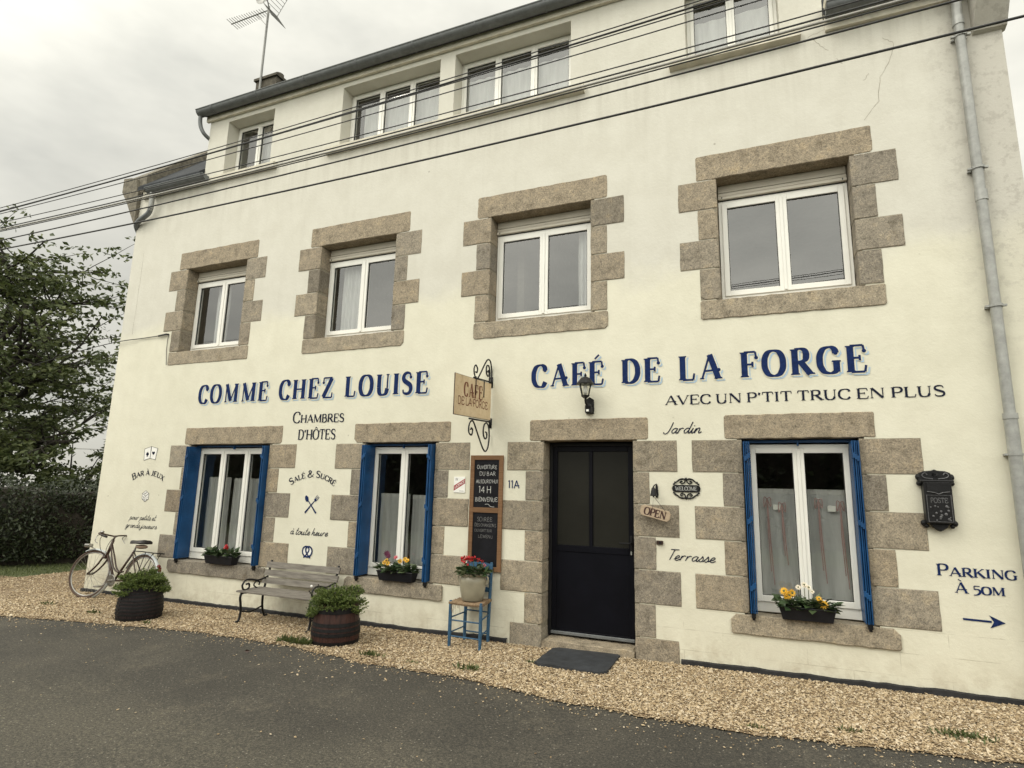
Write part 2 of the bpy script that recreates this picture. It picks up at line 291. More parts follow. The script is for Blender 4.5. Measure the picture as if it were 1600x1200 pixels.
M['cable'] = simple('black_cable', (.02, .02, .02), .5); M['palecable'] = simple('grey_cable', (.34, .33, .30), .35)
M['alu'] = simple('aluminium', (.22, .22, .21), .4, metal=.3); M['pebble'] = island('pebbles', [(0, (.14, .092, .05)), (.22, (.285, .205, .115)), (.45, (.40, .305, .185)), (.72, (.49, .385, .25)), (.92, (.60, .51, .38)), (1, (.23, .165, .105))], .85)
M['bark'] = simple('bark', (.030, .025, .019), .95, vary=.4, scale=14, bmp=.6, bscale=30)
M['leaf'] = island('tree_leaf', [(0, (.040, .058, .018)), (.5, (.078, .100, .032)), (1, (.13, .150, .055))], .55, False, trans=.22)
M['hedge'] = island('hedge_leaf', [(0, (.014, .021, .009)), (.6, (.028, .040, .016)), (1, (.050, .066, .026))], .5, False, trans=.1)
M['bush'] = island('bush_leaf', [(0, (.050, .068, .022)), (.6, (.085, .108, .036)), (1, (.13, .15, .055))], .55, False, trans=.2)
M['heather'] = island('heath_leaf', [(0, (.045, .070, .015)), (.5, (.10, .145, .030)), (1, (.19, .23, .065))], .6, False, trans=.2)
M['pot_leaf'] = island('pot_leaf', [(0, (.022, .048, .016)), (.6, (.050, .085, .030)), (1, (.15, .18, .10))], .5, False, trans=.15)
M['grass'] = island('grass_blade', [(0, (.045, .062, .016)), (.6, (.075, .10, .026)), (1, (.13, .145, .05))], .6, False, trans=.2)
M['turf'] = simple('turf', (.055, .068, .02), .95, vary=.4, scale=8); M['soil'] = simple('soil', (.03, .022, .015), .95, vary=.4, scale=30)
M['land'] = simple('land', (.06, .075, .03), .95, vary=.3, scale=.3)
M['red'] = simple('red_petal', (.42, .010, .014), .55, vary=.3, scale=60); M['yellow'] = simple('yellow_petal', (.72, .40, .03), .6, vary=.2, scale=60)
M['pink'] = simple('pink_petal', (.55, .13, .15), .6); M['cream'] = simple('cream_petal', (.80, .72, .58), .6); M['purple'] = simple('purple_petal', (.10, .012, .045), .6)
M['stalk'] = simple('stalk', (.10, .11, .04), .6)
M['brown'] = simple('brown_frame_paint', (.038, .018, .011), .4, vary=.35, scale=25); M['chrome'] = simple('chrome', (.36, .35, .33), .3, metal=.9, vary=.2, scale=20)
M['fender'] = simple('pale_mudguard', (.46, .49, .50), .35, vary=.15, scale=20); M['tyre'] = simple('worn_tyre', (.085, .055, .04), .8, vary=.25, scale=30); M['saddle'] = simple('saddle', (.016, .013, .012), .5)
M['saddlecover'] = simple('tan_leather', (.22, .15, .10), .6); M['wall_in'] = simple('interior_paint', (.16, .15, .13), .9)

# ------------------------------------------------------------------ mesh helpers
class MB:
    def __init__(s): s.v = []; s.f = []; s.mi = []; s.m = 0
    def add(s, vs, fs):
        o = len(s.v); s.v += [tuple(p) for p in vs]; s.f += [tuple(i+o for i in f) for f in fs]; s.mi += [s.m]*len(fs); return s
    def box(s, x0, x1, y0, y1, z0, z1, c=0):
        if c <= 0:
            v = [(x, y, z) for z in (z0, z1) for y in (y0, y1) for x in (x0, x1)]
            return s.add(v, [(0, 2, 3, 1), (4, 5, 7, 6), (0, 1, 5, 4), (1, 3, 7, 5), (3, 2, 6, 7), (2, 0, 4, 6)])
        v = []
        for sx in (0, 1):
            for sy in (0, 1):
                for sz in (0, 1):
                    X, Y, Z = (x0, x1)[sx], (y0, y1)[sy], (z0, z1)[sz]; ax, ay, az = (1, -1)[sx]*c, (1, -1)[sy]*c, (1, -1)[sz]*c
                    v += [(X, Y+ay, Z+az), (X+ax, Y, Z+az), (X+ax, Y+ay, Z)]
        i = lambda a, b, d, k: (a*4+b*2+d)*3+k
        f = [(i(0,0,0,0), i(0,0,1,0), i(0,1,1,0), i(0,1,0,0)), (i(1,0,0,0), i(1,1,0,0), i(1,1,1,0), i(1,0,1,0)),
             (i(0,0,0,1), i(1,0,0,1), i(1,0,1,1), i(0,0,1,1)), (i(0,1,0,1), i(0,1,1,1), i(1,1,1,1), i(1,1,0,1)),
             (i(0,0,0,2), i(0,1,0,2), i(1,1,0,2), i(1,0,0,2)), (i(0,0,1,2), i(1,0,1,2), i(1,1,1,2), i(0,1,1,2))]
        for a in (0, 1):
            for b in (0, 1):
                f += [(i(a,b,0,0), i(a,b,1,0), i(a,b,1,1), i(a,b,0,1)), (i(a,0,b,0), i(a,1,b,0), i(a,1,b,2), i(a,0,b,2)), (i(0,a,b,1), i(1,a,b,1), i(1,a,b,2), i(0,a,b,2))]
                for d in (0, 1): f.append((i(a,b,d,0), i(a,b,d,1), i(a,b,d,2)))
        return s.add(v, f)
    def tube(s, pts, r, n=8, closed=False, cap=True):
        P = [Vector(p) for p in pts]; k = len(P); rs = r if isinstance(r, (list, tuple)) else [r]*k
        T = []
        for i in range(k):
            a = P[(i-1) % k] if (closed or i > 0) else P[i]; b = P[(i+1) % k] if (closed or i < k-1) else P[i]
            t = (b-a); T.append(t.normalized() if t.length > 1e-9 else Vector((0, 0, 1)))
        nrm = T[0].orthogonal().normalized(); vs = []; fs = []
        for i in range(k):
            if i: nrm = (nrm - T[i]*nrm.dot(T[i])); nrm = nrm.normalized() if nrm.length > 1e-6 else T[i].orthogonal().normalized()
            bn = T[i].cross(nrm)
            for j in range(n):
                a = 2*math.pi*j/n; vs.append(P[i] + rs[i]*(math.cos(a)*nrm + math.sin(a)*bn))
        for i in range(k if closed else k-1):
            for j in range(n):
                a, b = i*n+j, i*n+(j+1) % n; c, d = ((i+1) % k)*n+(j+1) % n, ((i+1) % k)*n+j; fs.append((a, b, c, d))
        if cap and not closed: fs += [tuple(range(n-1, -1, -1)), tuple(range((k-1)*n, k*n))]
        return s.add(vs, fs)
    def lathe(s, prof, c=(0, 0, 0), n=24, axis='z', capb=True, capt=True):
        vs = []; fs = []; k = len(prof)
        for r, h in prof:
            for j in range(n):
                a = 2*math.pi*j/n; p = (r*math.cos(a), r*math.sin(a), h)
                if axis == 'y': p = (p[0], h, p[1])
                if axis == 'x': p = (h, p[0], p[1])
                vs.append((p[0]+c[0], p[1]+c[1], p[2]+c[2]))
        for i in range(k-1):
            for j in range(n): fs.append((i*n+j, i*n+(j+1) % n, (i+1)*n+(j+1) % n, (i+1)*n+j))
        if capb: fs.append(tuple(range(n-1, -1, -1)))
        if capt: fs.append(tuple(range((k-1)*n, k*n)))
        return s.add(vs, fs)
    def prism(s, poly, y0, y1, plane='xz', ch=0):
        n = len(poly); mp = {'xz': lambda a, b, d: (a, d, b), 'yz': lambda a, b, d: (d, a, b), 'xy': lambda a, b, d: (a, b, d)}[plane]
        if ch:
            cx = sum(p[0] for p in poly)/n; cy = sum(p[1] for p in poly)/n; q = []
            for i in range(n):
                a, b, c2 = poly[i-1], poly[i], poly[(i+1) % n]
                t = Vector((c2[0]-a[0], c2[1]-a[1])); nn = Vector((-t.y, t.x)); nn = nn.normalized() if nn.length else nn
                if nn.dot(Vector((cx-b[0], cy-b[1]))) < 0: nn = -nn
                q.append((b[0]+nn.x*ch, b[1]+nn.y*ch))
            v = [mp(*p, y0) for p in q] + [mp(*p, y0+ch) for p in poly] + [mp(*p, y1) for p in poly]
            f = [tuple(range(n))] + [(i, i+n, (i+1) % n+n, (i+1) % n) for i in range(n)] + [(i+n, i+2*n, (i+1) % n+2*n, (i+1) % n+n) for i in range(n)] + [tuple(range(3*n-1, 2*n-1, -1))]
            return s.add(v, f)
        v = [mp(*p, y0) for p in poly] + [mp(*p, y1) for p in poly]
        return s.add(v, [tuple(range(n)), tuple(range(2*n-1, n-1, -1))] + [(i, i+n, (i+1) % n+n, (i+1) % n) for i in range(n)])
    def ball(s, c, r, n=10, k=6, sq=(1, 1, 1)):
        pr = [(math.sin(math.pi*i/k), -math.cos(math.pi*i/k)) for i in range(k+1)]
        vs = [(c[0]+r*sq[0]*max(p, .001)*math.cos(2*math.pi*j/n), c[1]+r*sq[1]*max(p, .001)*math.sin(2*math.pi*j/n), c[2]+r*sq[2]*h) for p, h in pr for j in range(n)]
        return s.add(vs, [(i*n+j, i*n+(j+1) % n, (i+1)*n+(j+1) % n, (i+1)*n+j) for i in range(k) for j in range(n)])
    def leaf(s, p, d, L, W, fold=.3, nrm=None):
        d = Vector(d).normalized(); p = Vector(p)
        sd = d.cross(Vector(nrm) if nrm is not None else Vector((random.gauss(0, 1), random.gauss(0, 1), random.gauss(0, 1))))
        sd = sd.normalized() if sd.length > 1e-5 else d.orthogonal().normalized(); u = sd.cross(d)
        a, b = p + d*L*.45 + sd*W*.5 + u*W*fold, p + d*L*.45 - sd*W*.5 + u*W*fold
        return s.add([p, a, p+d*L, b], [(0, 1, 2), (0, 2, 3)])
    def build(s, name, mats, parent=None, smooth=False, label=None):
        me = bpy.data.meshes.new(name); me.from_pydata(s.v, [], s.f); me.update()
        mats = mats if isinstance(mats, (list, tuple)) else [mats]
        for k in mats: me.materials.append(M[k])
        if len(mats) > 1: me.polygons.foreach_set('material_index', s.mi)
        if smooth: me.polygons.foreach_set('use_smooth', [True]*len(me.polygons))
        o = bpy.data.objects.new(name, me); C.objects.link(o)
        if parent: attach(o, parent)
        if label: o['label'] = label
        return o
WM = {}
def attach(o, parent):
    o.parent = parent; o.matrix_parent_inverse = WM.get(parent.name, Matrix.Identity(4)).inverted()
def smoothby(o, ang=35):
    me = o.data; me.polygons.foreach_set('use_smooth', [True]*len(me.polygons)); me.set_sharp_from_angle(angle=R(ang)); return o
def tag(o, label, cat, group=None, kind=None):
    if label: o['label'] = label
    if cat: o['category'] = cat
    if group: o['group'] = group
    if kind: o['kind'] = kind
    return o
def thing(name, label, cat, loc=(0, 0, 0), group=None):
    o = bpy.data.objects.new(name, None); C.objects.link(o); o.location = loc; o.empty_display_size = .1
    WM[o.name] = Matrix.Translation(loc); return tag(o, label, cat, group)
def struct(o): o['kind'] = 'structure'; return o
def zg(x, y=0): return -.02 + .0095*(x-2)
def cr_spline(P, k=6, closed=False):
    P = [np.array(p, float) for p in P]; n = len(P); out = []
    for i in range(n if closed else n-1):
        a = P[(i-1) % n] if (closed or i) else 2*P[0]-P[1]; b = P[i]; c = P[(i+1) % n]; d = P[(i+2) % n] if (closed or i+2 < n) else 2*P[-1]-P[-2]
        for j in range(k):
            t = j/k; out.append(.5*((2*b)+(c-a)*t+(2*a-5*b+4*c-d)*t*t+(3*b-a-3*c+d)*t**3))
    if not closed: out.append(P[-1])
    return out
# ------------------------------------------------------------------ lettering (own pen-drawn alphabets)
# glyph: advance, strokes; a stroke is mode[+serif ends 1/2/3][+b blob at end][+c smooth] and points
UP = {
'A': (.76, "t1 .07,0 .37,1|T1 .68,0 .37,1|tb .17,.33 .70,.36"),
'B': (.66, "T3 .14,0 .14,1|nc .14,1 .34,1 .47,.92 .5,.77 .46,.62 .34,.54 .14,.54|nc .14,.54 .36,.54 .52,.46 .58,.28 .52,.08 .36,0 .14,0"),
'C': (.68, "ncb .6,.74 .58,.88 .5,.97 .38,1 .2,.93 .09,.72 .07,.5 .09,.28 .2,.07 .38,0 .52,.04 .62,.22"),
'D': (.74, "T3 .14,0 .14,1|nc .14,1 .38,1 .56,.88 .65,.66 .66,.5 .65,.34 .56,.12 .38,0 .14,0"),
'E': (.66, "T3 .14,0 .14,1|t .14,1 .55,1|tb .55,1 .58,.78|t .14,.53 .42,.53|t .43,.63 .43,.43|t .14,0 .57,0|t .57,0 .61,.24"),
'F': (.60, "T3 .14,0 .14,1|t .14,1 .54,1|tb .54,1 .57,.76|t .14,.5 .42,.5|t .43,.6 .43,.4"),
'G': (.74, "ncb .6,.76 .58,.88 .5,.97 .38,1 .2,.93 .09,.72 .07,.5 .09,.28 .2,.07 .38,0 .52,.03 .6,.1|T2 .61,.04 .61,.42"),
'H': (.80, "T3 .14,0 .14,1|T3 .66,0 .66,1|t .14,.5 .66,.5"),
'I': (.34, "T3 .17,0 .17,1"),
'J': (.46, "T2 .3,.25 .3,1|nc .3,.25 .27,.05 .18,-.06 .05,-.03"),
'K': (.74, "T3 .14,0 .14,1|t2 .14,.42 .6,1|T2 .3,.6 .68,0"),
'L': (.62, "T3 .14,0 .14,1|t .14,0 .54,0|t .54,0 .58,.26"),
'M': (.96, "t3 .13,0 .13,1|T .14,1 .48,.06|t .48,.06 .82,1|T3 .83,0 .83,1"),
'N': (.80, "t3 .13,0 .13,1|T .14,1 .66,.02|t2 .67,0 .67,1"),
'O': (.78, "nco .39,1 .2,.93 .09,.72 .07,.5 .09,.28 .2,.07 .39,0 .58,.07 .69,.28 .71,.5 .69,.72 .58,.93"),
'P': (.62, "T3 .14,0 .14,1|nc .14,1 .36,1 .5,.92 .55,.74 .5,.56 .36,.48 .14,.48"),
'R': (.70, "T3 .14,0 .14,1|nc .14,1 .36,1 .49,.92 .53,.75 .49,.58 .36,.51 .14,.51|T2 .32,.51 .64,0"),
'S': (.60, "mcb .1,.2 .13,.06 .28,0 .44,.05 .51,.22 .46,.4 .3,.52 .15,.63 .1,.78 .16,.94 .3,1 .44,.95 .49,.78"),
'T': (.68, "T1 .34,0 .34,1|t .07,1 .61,1|t .07,1 .05,.76|t .61,1 .63,.76"),
'U': (.76, "T2 .14,.36 .14,1|nc .14,.36 .18,.12 .28,.01 .4,0 .54,.08 .6,.3|t2 .6,.3 .61,1"),
'V': (.74, "T1 .07,1 .37,0|t1 .67,1 .37,0"),
'W': (1.0, "T1 .06,1 .29,0|t .5,.8 .29,0|T .5,.8 .71,0|t1 .94,1 .71,0"),
'X': (.74, "T3 .1,1 .64,0|t3 .63,1 .1,0"),
'Z': (.66, "t .08,1 .58,1|tb .08,1 .07,.76|T .56,.97 .1,.03|t .08,0 .6,0|t .6,0 .62,.24"),
'&': (.86, "mc .8,.5 .66,.2 .46,.02 .26,0 .12,.1 .1,.26 .24,.44 .44,.62 .5,.8 .42,.96 .3,.98 .22,.84 .3,.62 .54,.24 .82,0"),
"'": (.24, "T .13,.98 .1,.72"), '.': (.2, "T .1,0 .1,.1"), '-': (.4, "t .05,.4 .35,.4"), ' ': (.24, ""),
'0': (.62, "nco .31,.72 .15,.66 .08,.5 .07,.36 .08,.22 .15,.06 .31,0 .47,.06 .54,.22 .55,.36 .54,.5 .47,.66"),
'5': (.52, "t .14,.74 .46,.74|t .14,.74 .13,.42|nc .13,.42 .28,.46 .42,.38 .46,.2 .38,.02 .24,-.08 .08,-.1"),
'1': (.36, "T .2,0 .2,1|T .2,1 .06,.86"), '4': (.6, "T .42,0 .42,1|t .42,1 .06,.32|t .06,.32 .56,.32"),
}
def acc(base, st, adv=None): return (UP[base][0], UP[base][1]+'|'+st)
UP['É'] = acc('E', "t .26,1.12 .44,1.3"); UP['À'] = acc('A', "t .42,1.12 .24,1.3"); UP['Ô'] = acc('O', "t .25,1.1 .39,1.26|t .53,1.1 .39,1.26")
LO = {   # connected script, x-height .45
'a': (.46, "tc .38,.38 .27,.46 .13,.38 .06,.2 .12,.03 .24,.05 .34,.22 .39,.44|tc .39,.45 .35,.14 .4,.0 .52,.12"),
'r': (.36, "t .08,.46 .04,0|tc .05,.16 .12,.36 .22,.46 .34,.42"),
'd': (.48, "tc .38,.36 .27,.46 .13,.38 .06,.2 .12,.03 .24,.05 .36,.3|tc .44,1.02 .38,.5 .36,.14 .41,.0 .53,.12"),
'i': (.26, "tc 0,.1 .08,.28 .12,.45 .09,.14 .14,0 .28,.12|t .15,.62 .16,.68"),
'n': (.46, "tc .0,.1 .07,.42 .05,.0|tc .05,.12 .16,.4 .28,.44 .31,.3 .29,.1 .35,.0 .48,.12"),
't': (.30, "tc .2,.92 .1,.3 .1,.08 .17,.0 .32,.12|t .02,.58 .28,.58"),
'e': (.36, "tc .0,.1 .14,.18 .28,.3 .26,.44 .15,.43 .06,.24 .1,.04 .22,.0 .38,.14"),
's': (.34, "tc .0,.08 .14,.34 .18,.5 .26,.3 .26,.1 .16,.0 .06,.05|tc .26,.08 .3,.06 .36,.1"),
'o': (.42, "tco .2,.45 .09,.36 .05,.2 .1,.04 .2,0 .3,.08 .34,.24 .29,.4|tc .29,.4 .34,.36 .44,.38"),
'u': (.48, "tc .0,.1 .07,.44 .05,.14 .12,.0 .24,.08 .34,.4|tc .35,.45 .32,.14 .37,0 .5,.12"),
'h': (.46, "tc .1,1.02 .06,.4 .04,0|tc .05,.12 .17,.4 .28,.44 .31,.3 .29,.1 .35,0 .48,.12"),
'p': (.46, "tc .1,.46 .04,0 -.04,-.4|tc .06,.2 .17,.42 .3,.44 .37,.28 .32,.08 .2,.0 .08,.08|tc .3,.04 .38,.04 .48,.14"),
'g': (.46, "tc .38,.38 .27,.46 .13,.38 .06,.2 .12,.03 .24,.05 .36,.3|tc .4,.45 .36,.0 .26,-.34 .12,-.36 .1,-.2 .3,-.04 .5,.12"),
'j': (.28, "tc 0,.1 .1,.3 .14,.45 .06,-.1 -.06,-.36 -.18,-.3 -.06,-.08 .3,.12|t .17,.62 .18,.68"),
'J': (.50, "tc .02,.12 .06,.0 .2,-.04 .34,.14 .42,.6 .46,1.0"),
'T': (.50, "t .08,1.0 .62,1.0|tc .34,1.0 .28,.4 .24,0"), ' ': (.22, ""),
}
LO['à'] = (LO['a'][0], LO['a'][1]+"|t .32,.62 .22,.8")
FONTS = {
'display': dict(T=.225, t=.078, sh=.05, st=.06, blob=.10, g=UP, sc=.80, nar=.79, sp=.2),
'label': dict(T=.17, t=.075, sh=.05, st=.045, blob=.06, g=UP, sc=.72),
'roman': dict(T=.205, t=.085, sh=.09, st=.065, blob=.0, g=UP, sc=.76),
'sans': dict(T=.13, t=.13, sh=0, st=0, blob=0, g=UP, sc=.8),
'chalk': dict(T=.07, t=.07, sh=0, st=0, blob=0, g=UP, sc=.85, jit=.045),
'script': dict(T=.088, t=.088, sh=0, st=0, blob=0, g=LO, sc=1, slant=.28),
}
def ribbon(mb, P, W, place, layer, closed=False):
    n = len(P); vs = []; fs = []
    for i in range(n):
        a = P[i-1] if (i or closed) else P[i]; b = P[(i+1) % n] if (i < n-1 or closed) else P[i]
        dx, dy = b[0]-a[0], b[1]-a[1]; L = math.hypot(dx, dy) or 1
        nx, ny = -dy/L*W[i]/2, dx/L*W[i]/2
        vs += [place(P[i][0]+nx, P[i][1]+ny, layer), place(P[i][0]-nx, P[i][1]-ny, layer)]
    for i in range(n if closed else n-1):
        j = (i+1) % n; fs.append((2*i, 2*i+1, 2*j+1, 2*j))
    mb.add(vs, fs)
def disc(mb, c, r, place, layer, n=12):
    mb.add([place(c[0]+r*math.cos(2*math.pi*i/n), c[1]+r*math.sin(2*math.pi*i/n), layer) for i in range(n)], [tuple(range(n))])
def wallp(y=-.004):
    return lambda u, v, l: (u, y-.00035*l, v)
def text(mb, s, font, x0, x1, z0, cap, place, grow=0):
    F = FONTS[font]; adv = []; 
    for ch in s:
        k = 1.0; key = ch
        if F['g'] is UP and ch.upper() != ch: k = F['sc']; key = ch.upper()
        adv.append((key, k, F['g'][key][0]*k+(F.get('sp', 0) if key == ' ' else 0)))
    tot = sum(a for _, _, a in adv); sx = (x1-x0)/tot; nar = F.get('nar', 1); x = x0; T, t = F['T']*cap, F['t']*cap
    sl = F.get('slant', 0); jt = F.get('jit', 0)
    for key, k, a in adv:
        lay = 0
        jx, jy, js = (random.uniform(-jt, jt), random.uniform(-jt, jt), 1+random.uniform(-jt, jt)*2) if jt else (0, 0, 1)
        for st in F['g'][key][1].split('|'):
            if not st: continue
            tk = st.split(); fl = tk[0]; mode = fl[0]; pts = [tuple(map(float, p.split(','))) for p in tk[1:]]
            sm = 'c' in fl; closed = 'o' in fl
            P = [(x+(a/k*(1-nar)/2+px*nar+sl*py+jx)*k*sx, z0+(py*js+jy)*k*cap) for px, py in pts]
            if sm: P = [tuple(p) for p in cr_spline(P, 6, closed)]
            n = len(P); W = []
            kk = .5+.5*k
            for i in range(n):
                if mode == 'T': wd = T
                elif mode == 't': wd = t
                elif mode == 'm': wd = t+(T-t)*math.sin(math.pi*i/max(1, n-1))**1.5
                else:
                    A = P[i-1] if (i or closed) else P[i]; B = P[(i+1) % n] if (i < n-1 or closed) else P[i]
                    dx, dy = (B[0]-A[0])/sx, (B[1]-A[1])/cap; L = math.hypot(dx, dy) or 1; wd = t+(T-t)*(abs(dy)/L)**1.4
                W.append(wd*kk+grow)
            ribbon(mb, P, W, place, lay, closed); lay += 1
            if F['blob'] and 'b' in fl:
                e = P[0] if mode == 'n' else P[-1]
                disc(mb, e, F['blob']*cap*kk*.72+grow/2, place, lay); lay += 1
            if F['sh']:
                d = ''.join(c for c in fl if c.isdigit()); d = int(d) if d else 0
                for bit, e in ((1, P[0]), (2, P[-1])):
                    if d & bit:
                        hw = (T if mode == 'T' else t)*kk/2+F['sh']*cap*k; th = F['st']*cap*kk+grow
                        up = 1 if e[1] < z0+.5*cap*k else -1
                        v0 = e[1]; hw += grow/2
                        mb.add([place(e[0]-hw, v0-up*grow/2, lay), place(e[0]+hw, v0-up*grow/2, lay), place(e[0]+hw*.82, v0+up*(th-grow/2), lay), place(e[0]-hw*.82, v0+up*(th-grow/2), lay)], [(0, 1, 2, 3)]); lay += 1
        x += a*sx
def arcplace(cx, cz, rad, mid, z0, y=-.004):
    def f(u, v, l):
        a = (u-mid)/rad; r = rad+(v-z0); return (cx+r*math.sin(a), y-.00035*l, cz+r*math.cos(a))
    return f

# ------------------------------------------------------------------ the house
house = thing('house', 'long cream rendered cafe with granite window surrounds and blue shutters', 'building', (-3.8, 0, 0))
XL, XR = -10.05, 2.44; ZB = -.4; EAVE = 6.78; AX0, AX1, AZ = -8.49, .92, 7.86; DEP = 8.0
WT = .34
B_OP = [(-8.57, -7.27, 3.71, 5.12), (-5.785, -4.485, 3.71, 5.12), (-3.02, -1.70, 3.71, 5.12), (-.25, 1.05, 3.71, 5.12)]
A_OP = [(-8.05, -7.02, 6.70, 7.72), (-5.63, -3.91, 6.70, 7.72), (-3.67, -1.96, 6.70, 7.72), (-.53, .49, 6.70, 7.72)]
G_OP = [(-8.02, -6.43, .49, 2.195), (-4.77, -3.70, .49, 2.195), (-.11, .925, .49, 2.195)]
D_OP = (-2.255, -1.23, -.4, 2.195)
k = .05
holes = [(a-k, b+k, c-k, d+k) for a, b, c, d in B_OP+G_OP] + A_OP + [(D_OP[0]-k, D_OP[1]+k, D_OP[2], D_OP[3]+k)]
wall = MB()
xs = sorted({XL, XR, AX0, AX1} | {h[0] for h in holes} | {h[1] for h in holes}); zs = sorted({ZB, EAVE, AZ} | {h[2] for h in holes} | {h[3] for h in holes})
solid = {}
for i in range(len(xs)-1):
    for j in range(len(zs)-1):
        cx, cz = (xs[i]+xs[i+1])/2, (zs[j]+zs[j+1])/2
        ok = (cz < EAVE or AX0 < cx < AX1) and not any(h[0] < cx < h[1] and h[2] < cz < h[3] for h in holes)
        solid[i, j] = ok
for (i, j), ok in solid.items():
    if not ok: continue
    a, b, c, d = xs[i], xs[i+1], zs[j], zs[j+1]
    wall.add([(a, 0, c), (b, 0, c), (b, 0, d), (a, 0, d)], [(0, 1, 2, 3)]); wall.add([(a, WT, c), (b, WT, c), (b, WT, d), (a, WT, d)], [(3, 2, 1, 0)])
    if not solid.get((i-1, j)): wall.add([(a, 0, c), (a, 0, d), (a, WT, d), (a, WT, c)], [(0, 1, 2, 3)])
    if not solid.get((i+1, j)): wall.add([(b, 0, c), (b, WT, c), (b, WT, d), (b, 0, d)], [(0, 1, 2, 3)])
    if not solid.get((i, j-1)): wall.add([(a, 0, c), (a, WT, c), (b, WT, c), (b, 0, c)], [(0, 1, 2, 3)])
    if not solid.get((i, j+1)): wall.add([(a, 0, d), (b, 0, d), (b, WT, d), (a, WT, d)], [(0, 1, 2, 3)])
# gable walls, rear wall
def gable(x0, x1): wall.prism([(WT, ZB), (DEP, ZB), (DEP, EAVE), (DEP/2, EAVE+DEP/2-.12), (WT, EAVE+.2)], x0, x1, 'yz')
gable(XL, XL+WT); gable(XR-WT, XR)
wall.box(XL+WT, XR-WT, DEP-WT, DEP-.002, ZB, EAVE)
# cheeks of the raised attic
for x0, x1 in ((AX0, AX0+.2), (AX1-.2, AX1)): wall.prism([(WT, EAVE-.3), (2.6, EAVE+2.2), (2.6, 8.9), (WT, AZ)], x0, x1, 'yz')
wallo = wall.build('wall', 'plaster', house)
fl = MB()
for z in (2.72, 5.75): fl.box(XL+WT, XR-WT, WT+.002, DEP-WT-.002, z, z+.22)
fl.box(XL+WT, XR-WT, WT+.002, DEP-WT-.002, -.25, .0)
fl.box(XL+WT, XR-WT, 4.2, 4.32, 0.0, 2.72); fl.box(XL+WT, XR-WT, 4.2, 4.32, 2.94, 5.75)
for x in (-6.2, -2.9, -.9): fl.box(x, x+.1, WT+.3, 4.2, 2.94, 5.75)
for x in (-5.6, -2.95, -.72): fl.box(x, x+.1, WT+.3, 4.2, 0, 2.72)
fl.build('inner_walls', 'wall_in', house)
# roofs
rf = MB()
def slab(y0, z0, y1, z1, x0, x1, t=.08): rf.prism([(y0, z0), (y1, z1), (y1, z1+t), (y0, z0+t)], x0, x1, 'yz')
slab(-.10, EAVE-.02, DEP/2, EAVE+DEP/2+.08, XL+.02, AX0-.005); slab(-.10, EAVE-.02, DEP/2, EAVE+DEP/2+.08, AX1+.005, XR-.28)
slab(DEP/2, EAVE+DEP/2+.08, DEP+.1, EAVE-.02, XL+.02, XR-.02)
slab(-.10, AZ+.01, DEP/2, AZ+2.2, AX0-.06, AX1+.06)
roof = rf.build('roof', 'slate', house)
ch = MB(); ch.box(-10.28, -9.66, 2.35, 3.0, 9.0, 10.80); ch.box(-10.32, -9.62, 2.31, 3.04, 10.80, 10.86); ch.lathe([(.13, 0), (.11, .3)], (-9.97, 2.7, 10.86), 12)
M['sootstone'] = simple('sooty_stone', (.085, .075, .058), .95, vary=.5, scale=10, bmp=.5)
ch.build('chimney', 'sootstone', roof)
# gable copings with their kneelers
cp = MB()
cp.prism([(-10.05, 6.14), (-10.17, 6.33), (-10.33, 6.60), (-10.50, 6.83), (-10.50, 7.10), (-10.30, 7.08), (-10.16, 7.04), (-10.10, 6.80), (-10.05, 6.74)], -.07, .38)
cp.prism([(.0, 7.12), (DEP/2, 7.12+DEP/2), (DEP, 7.12), (DEP, 6.72), (DEP/2, 6.72+DEP/2), (.0, 6.70)], -10.42, -9.97, 'yz')
cp.build('gable_coping', 'oldstone', house)
cp = MB()
cp.prism([(-.20, 6.42), (-.20, 7.2), (DEP/2, 7.2+DEP/2), (DEP, 7.2), (DEP, 6.7), (.3, 6.3), (0.02, 6.18), (-.05, 6.2)], XR-.24, XR+.03, 'yz')
cp.build('gable_coping', 'plaster', house)
# rain gutters
def gutter(x0, x1, y, z, r, name='gutter', mat='darkzinc', step=1.0):
    g = MB(); n = 10
    prof = [(y+r*math.cos(math.pi+math.pi*i/n), z+r*math.sin(math.pi+math.pi*i/n)) for i in range(n+1)] + [(y+(r-.008)*math.cos(2*math.pi-math.pi*i/n), z+(r-.008)*math.sin(2*math.pi-math.pi*i/n)) for i in range(n+1)]
    g.prism(prof, x0, x1, 'yz'); g.tube([(x0, y-r, z), (x1, y-r, z)], .011, 6)
    for xe in (x0+.006, x1-.006): g.prism([(y+r*math.cos(math.pi+math.pi*i/n), z+r*math.sin(math.pi+math.pi*i/n)) for i in range(n+1)], xe-.004, xe+.004, 'yz')
    x = x0+.35
    while x < x1:
        g.prism([(y+(r+.006)*math.cos(math.pi+math.pi*i/n), z+(r+.006)*math.sin(math.pi+math.pi*i/n)) for i in range(n+1)], x-.014, x+.014, 'yz'); x += step
    return smoothby(g.build(name, mat, house), 40)
gutter(-8.62, AX1+.1, -.135, 7.95, .088); gutter(-9.68, -8.26, -.125, 6.70, .085); gutter(.93, 2.19, -.15, 6.80, .10)
fa = MB(); fa.box(AX0-.05, AX1+.05, -.05, -.005, 7.80, 7.95); fa.box(XL+.1, AX0-.01, -.045, -.005, 6.62, 6.75); fa.box(.93, 2.19, -.22, -.005, 6.82, 6.94); fa.box(.93, 2.19, -.05, -.005, 6.62, 6.815)
fa.build('fascia', 'concrete', house)
dp = MB(); dp.tube([tuple(p) for p in cr_spline([(-8.585, -.13, 7.93), (-8.60, -.13, 7.82), (-8.585, -.11, 7.68), (-8.53, -.07, 7.56), (-8.50, .05, 7.5)], 5)], .033, 10)
smoothby(dp.build('downpipe', 'darkzinc', house), 50)
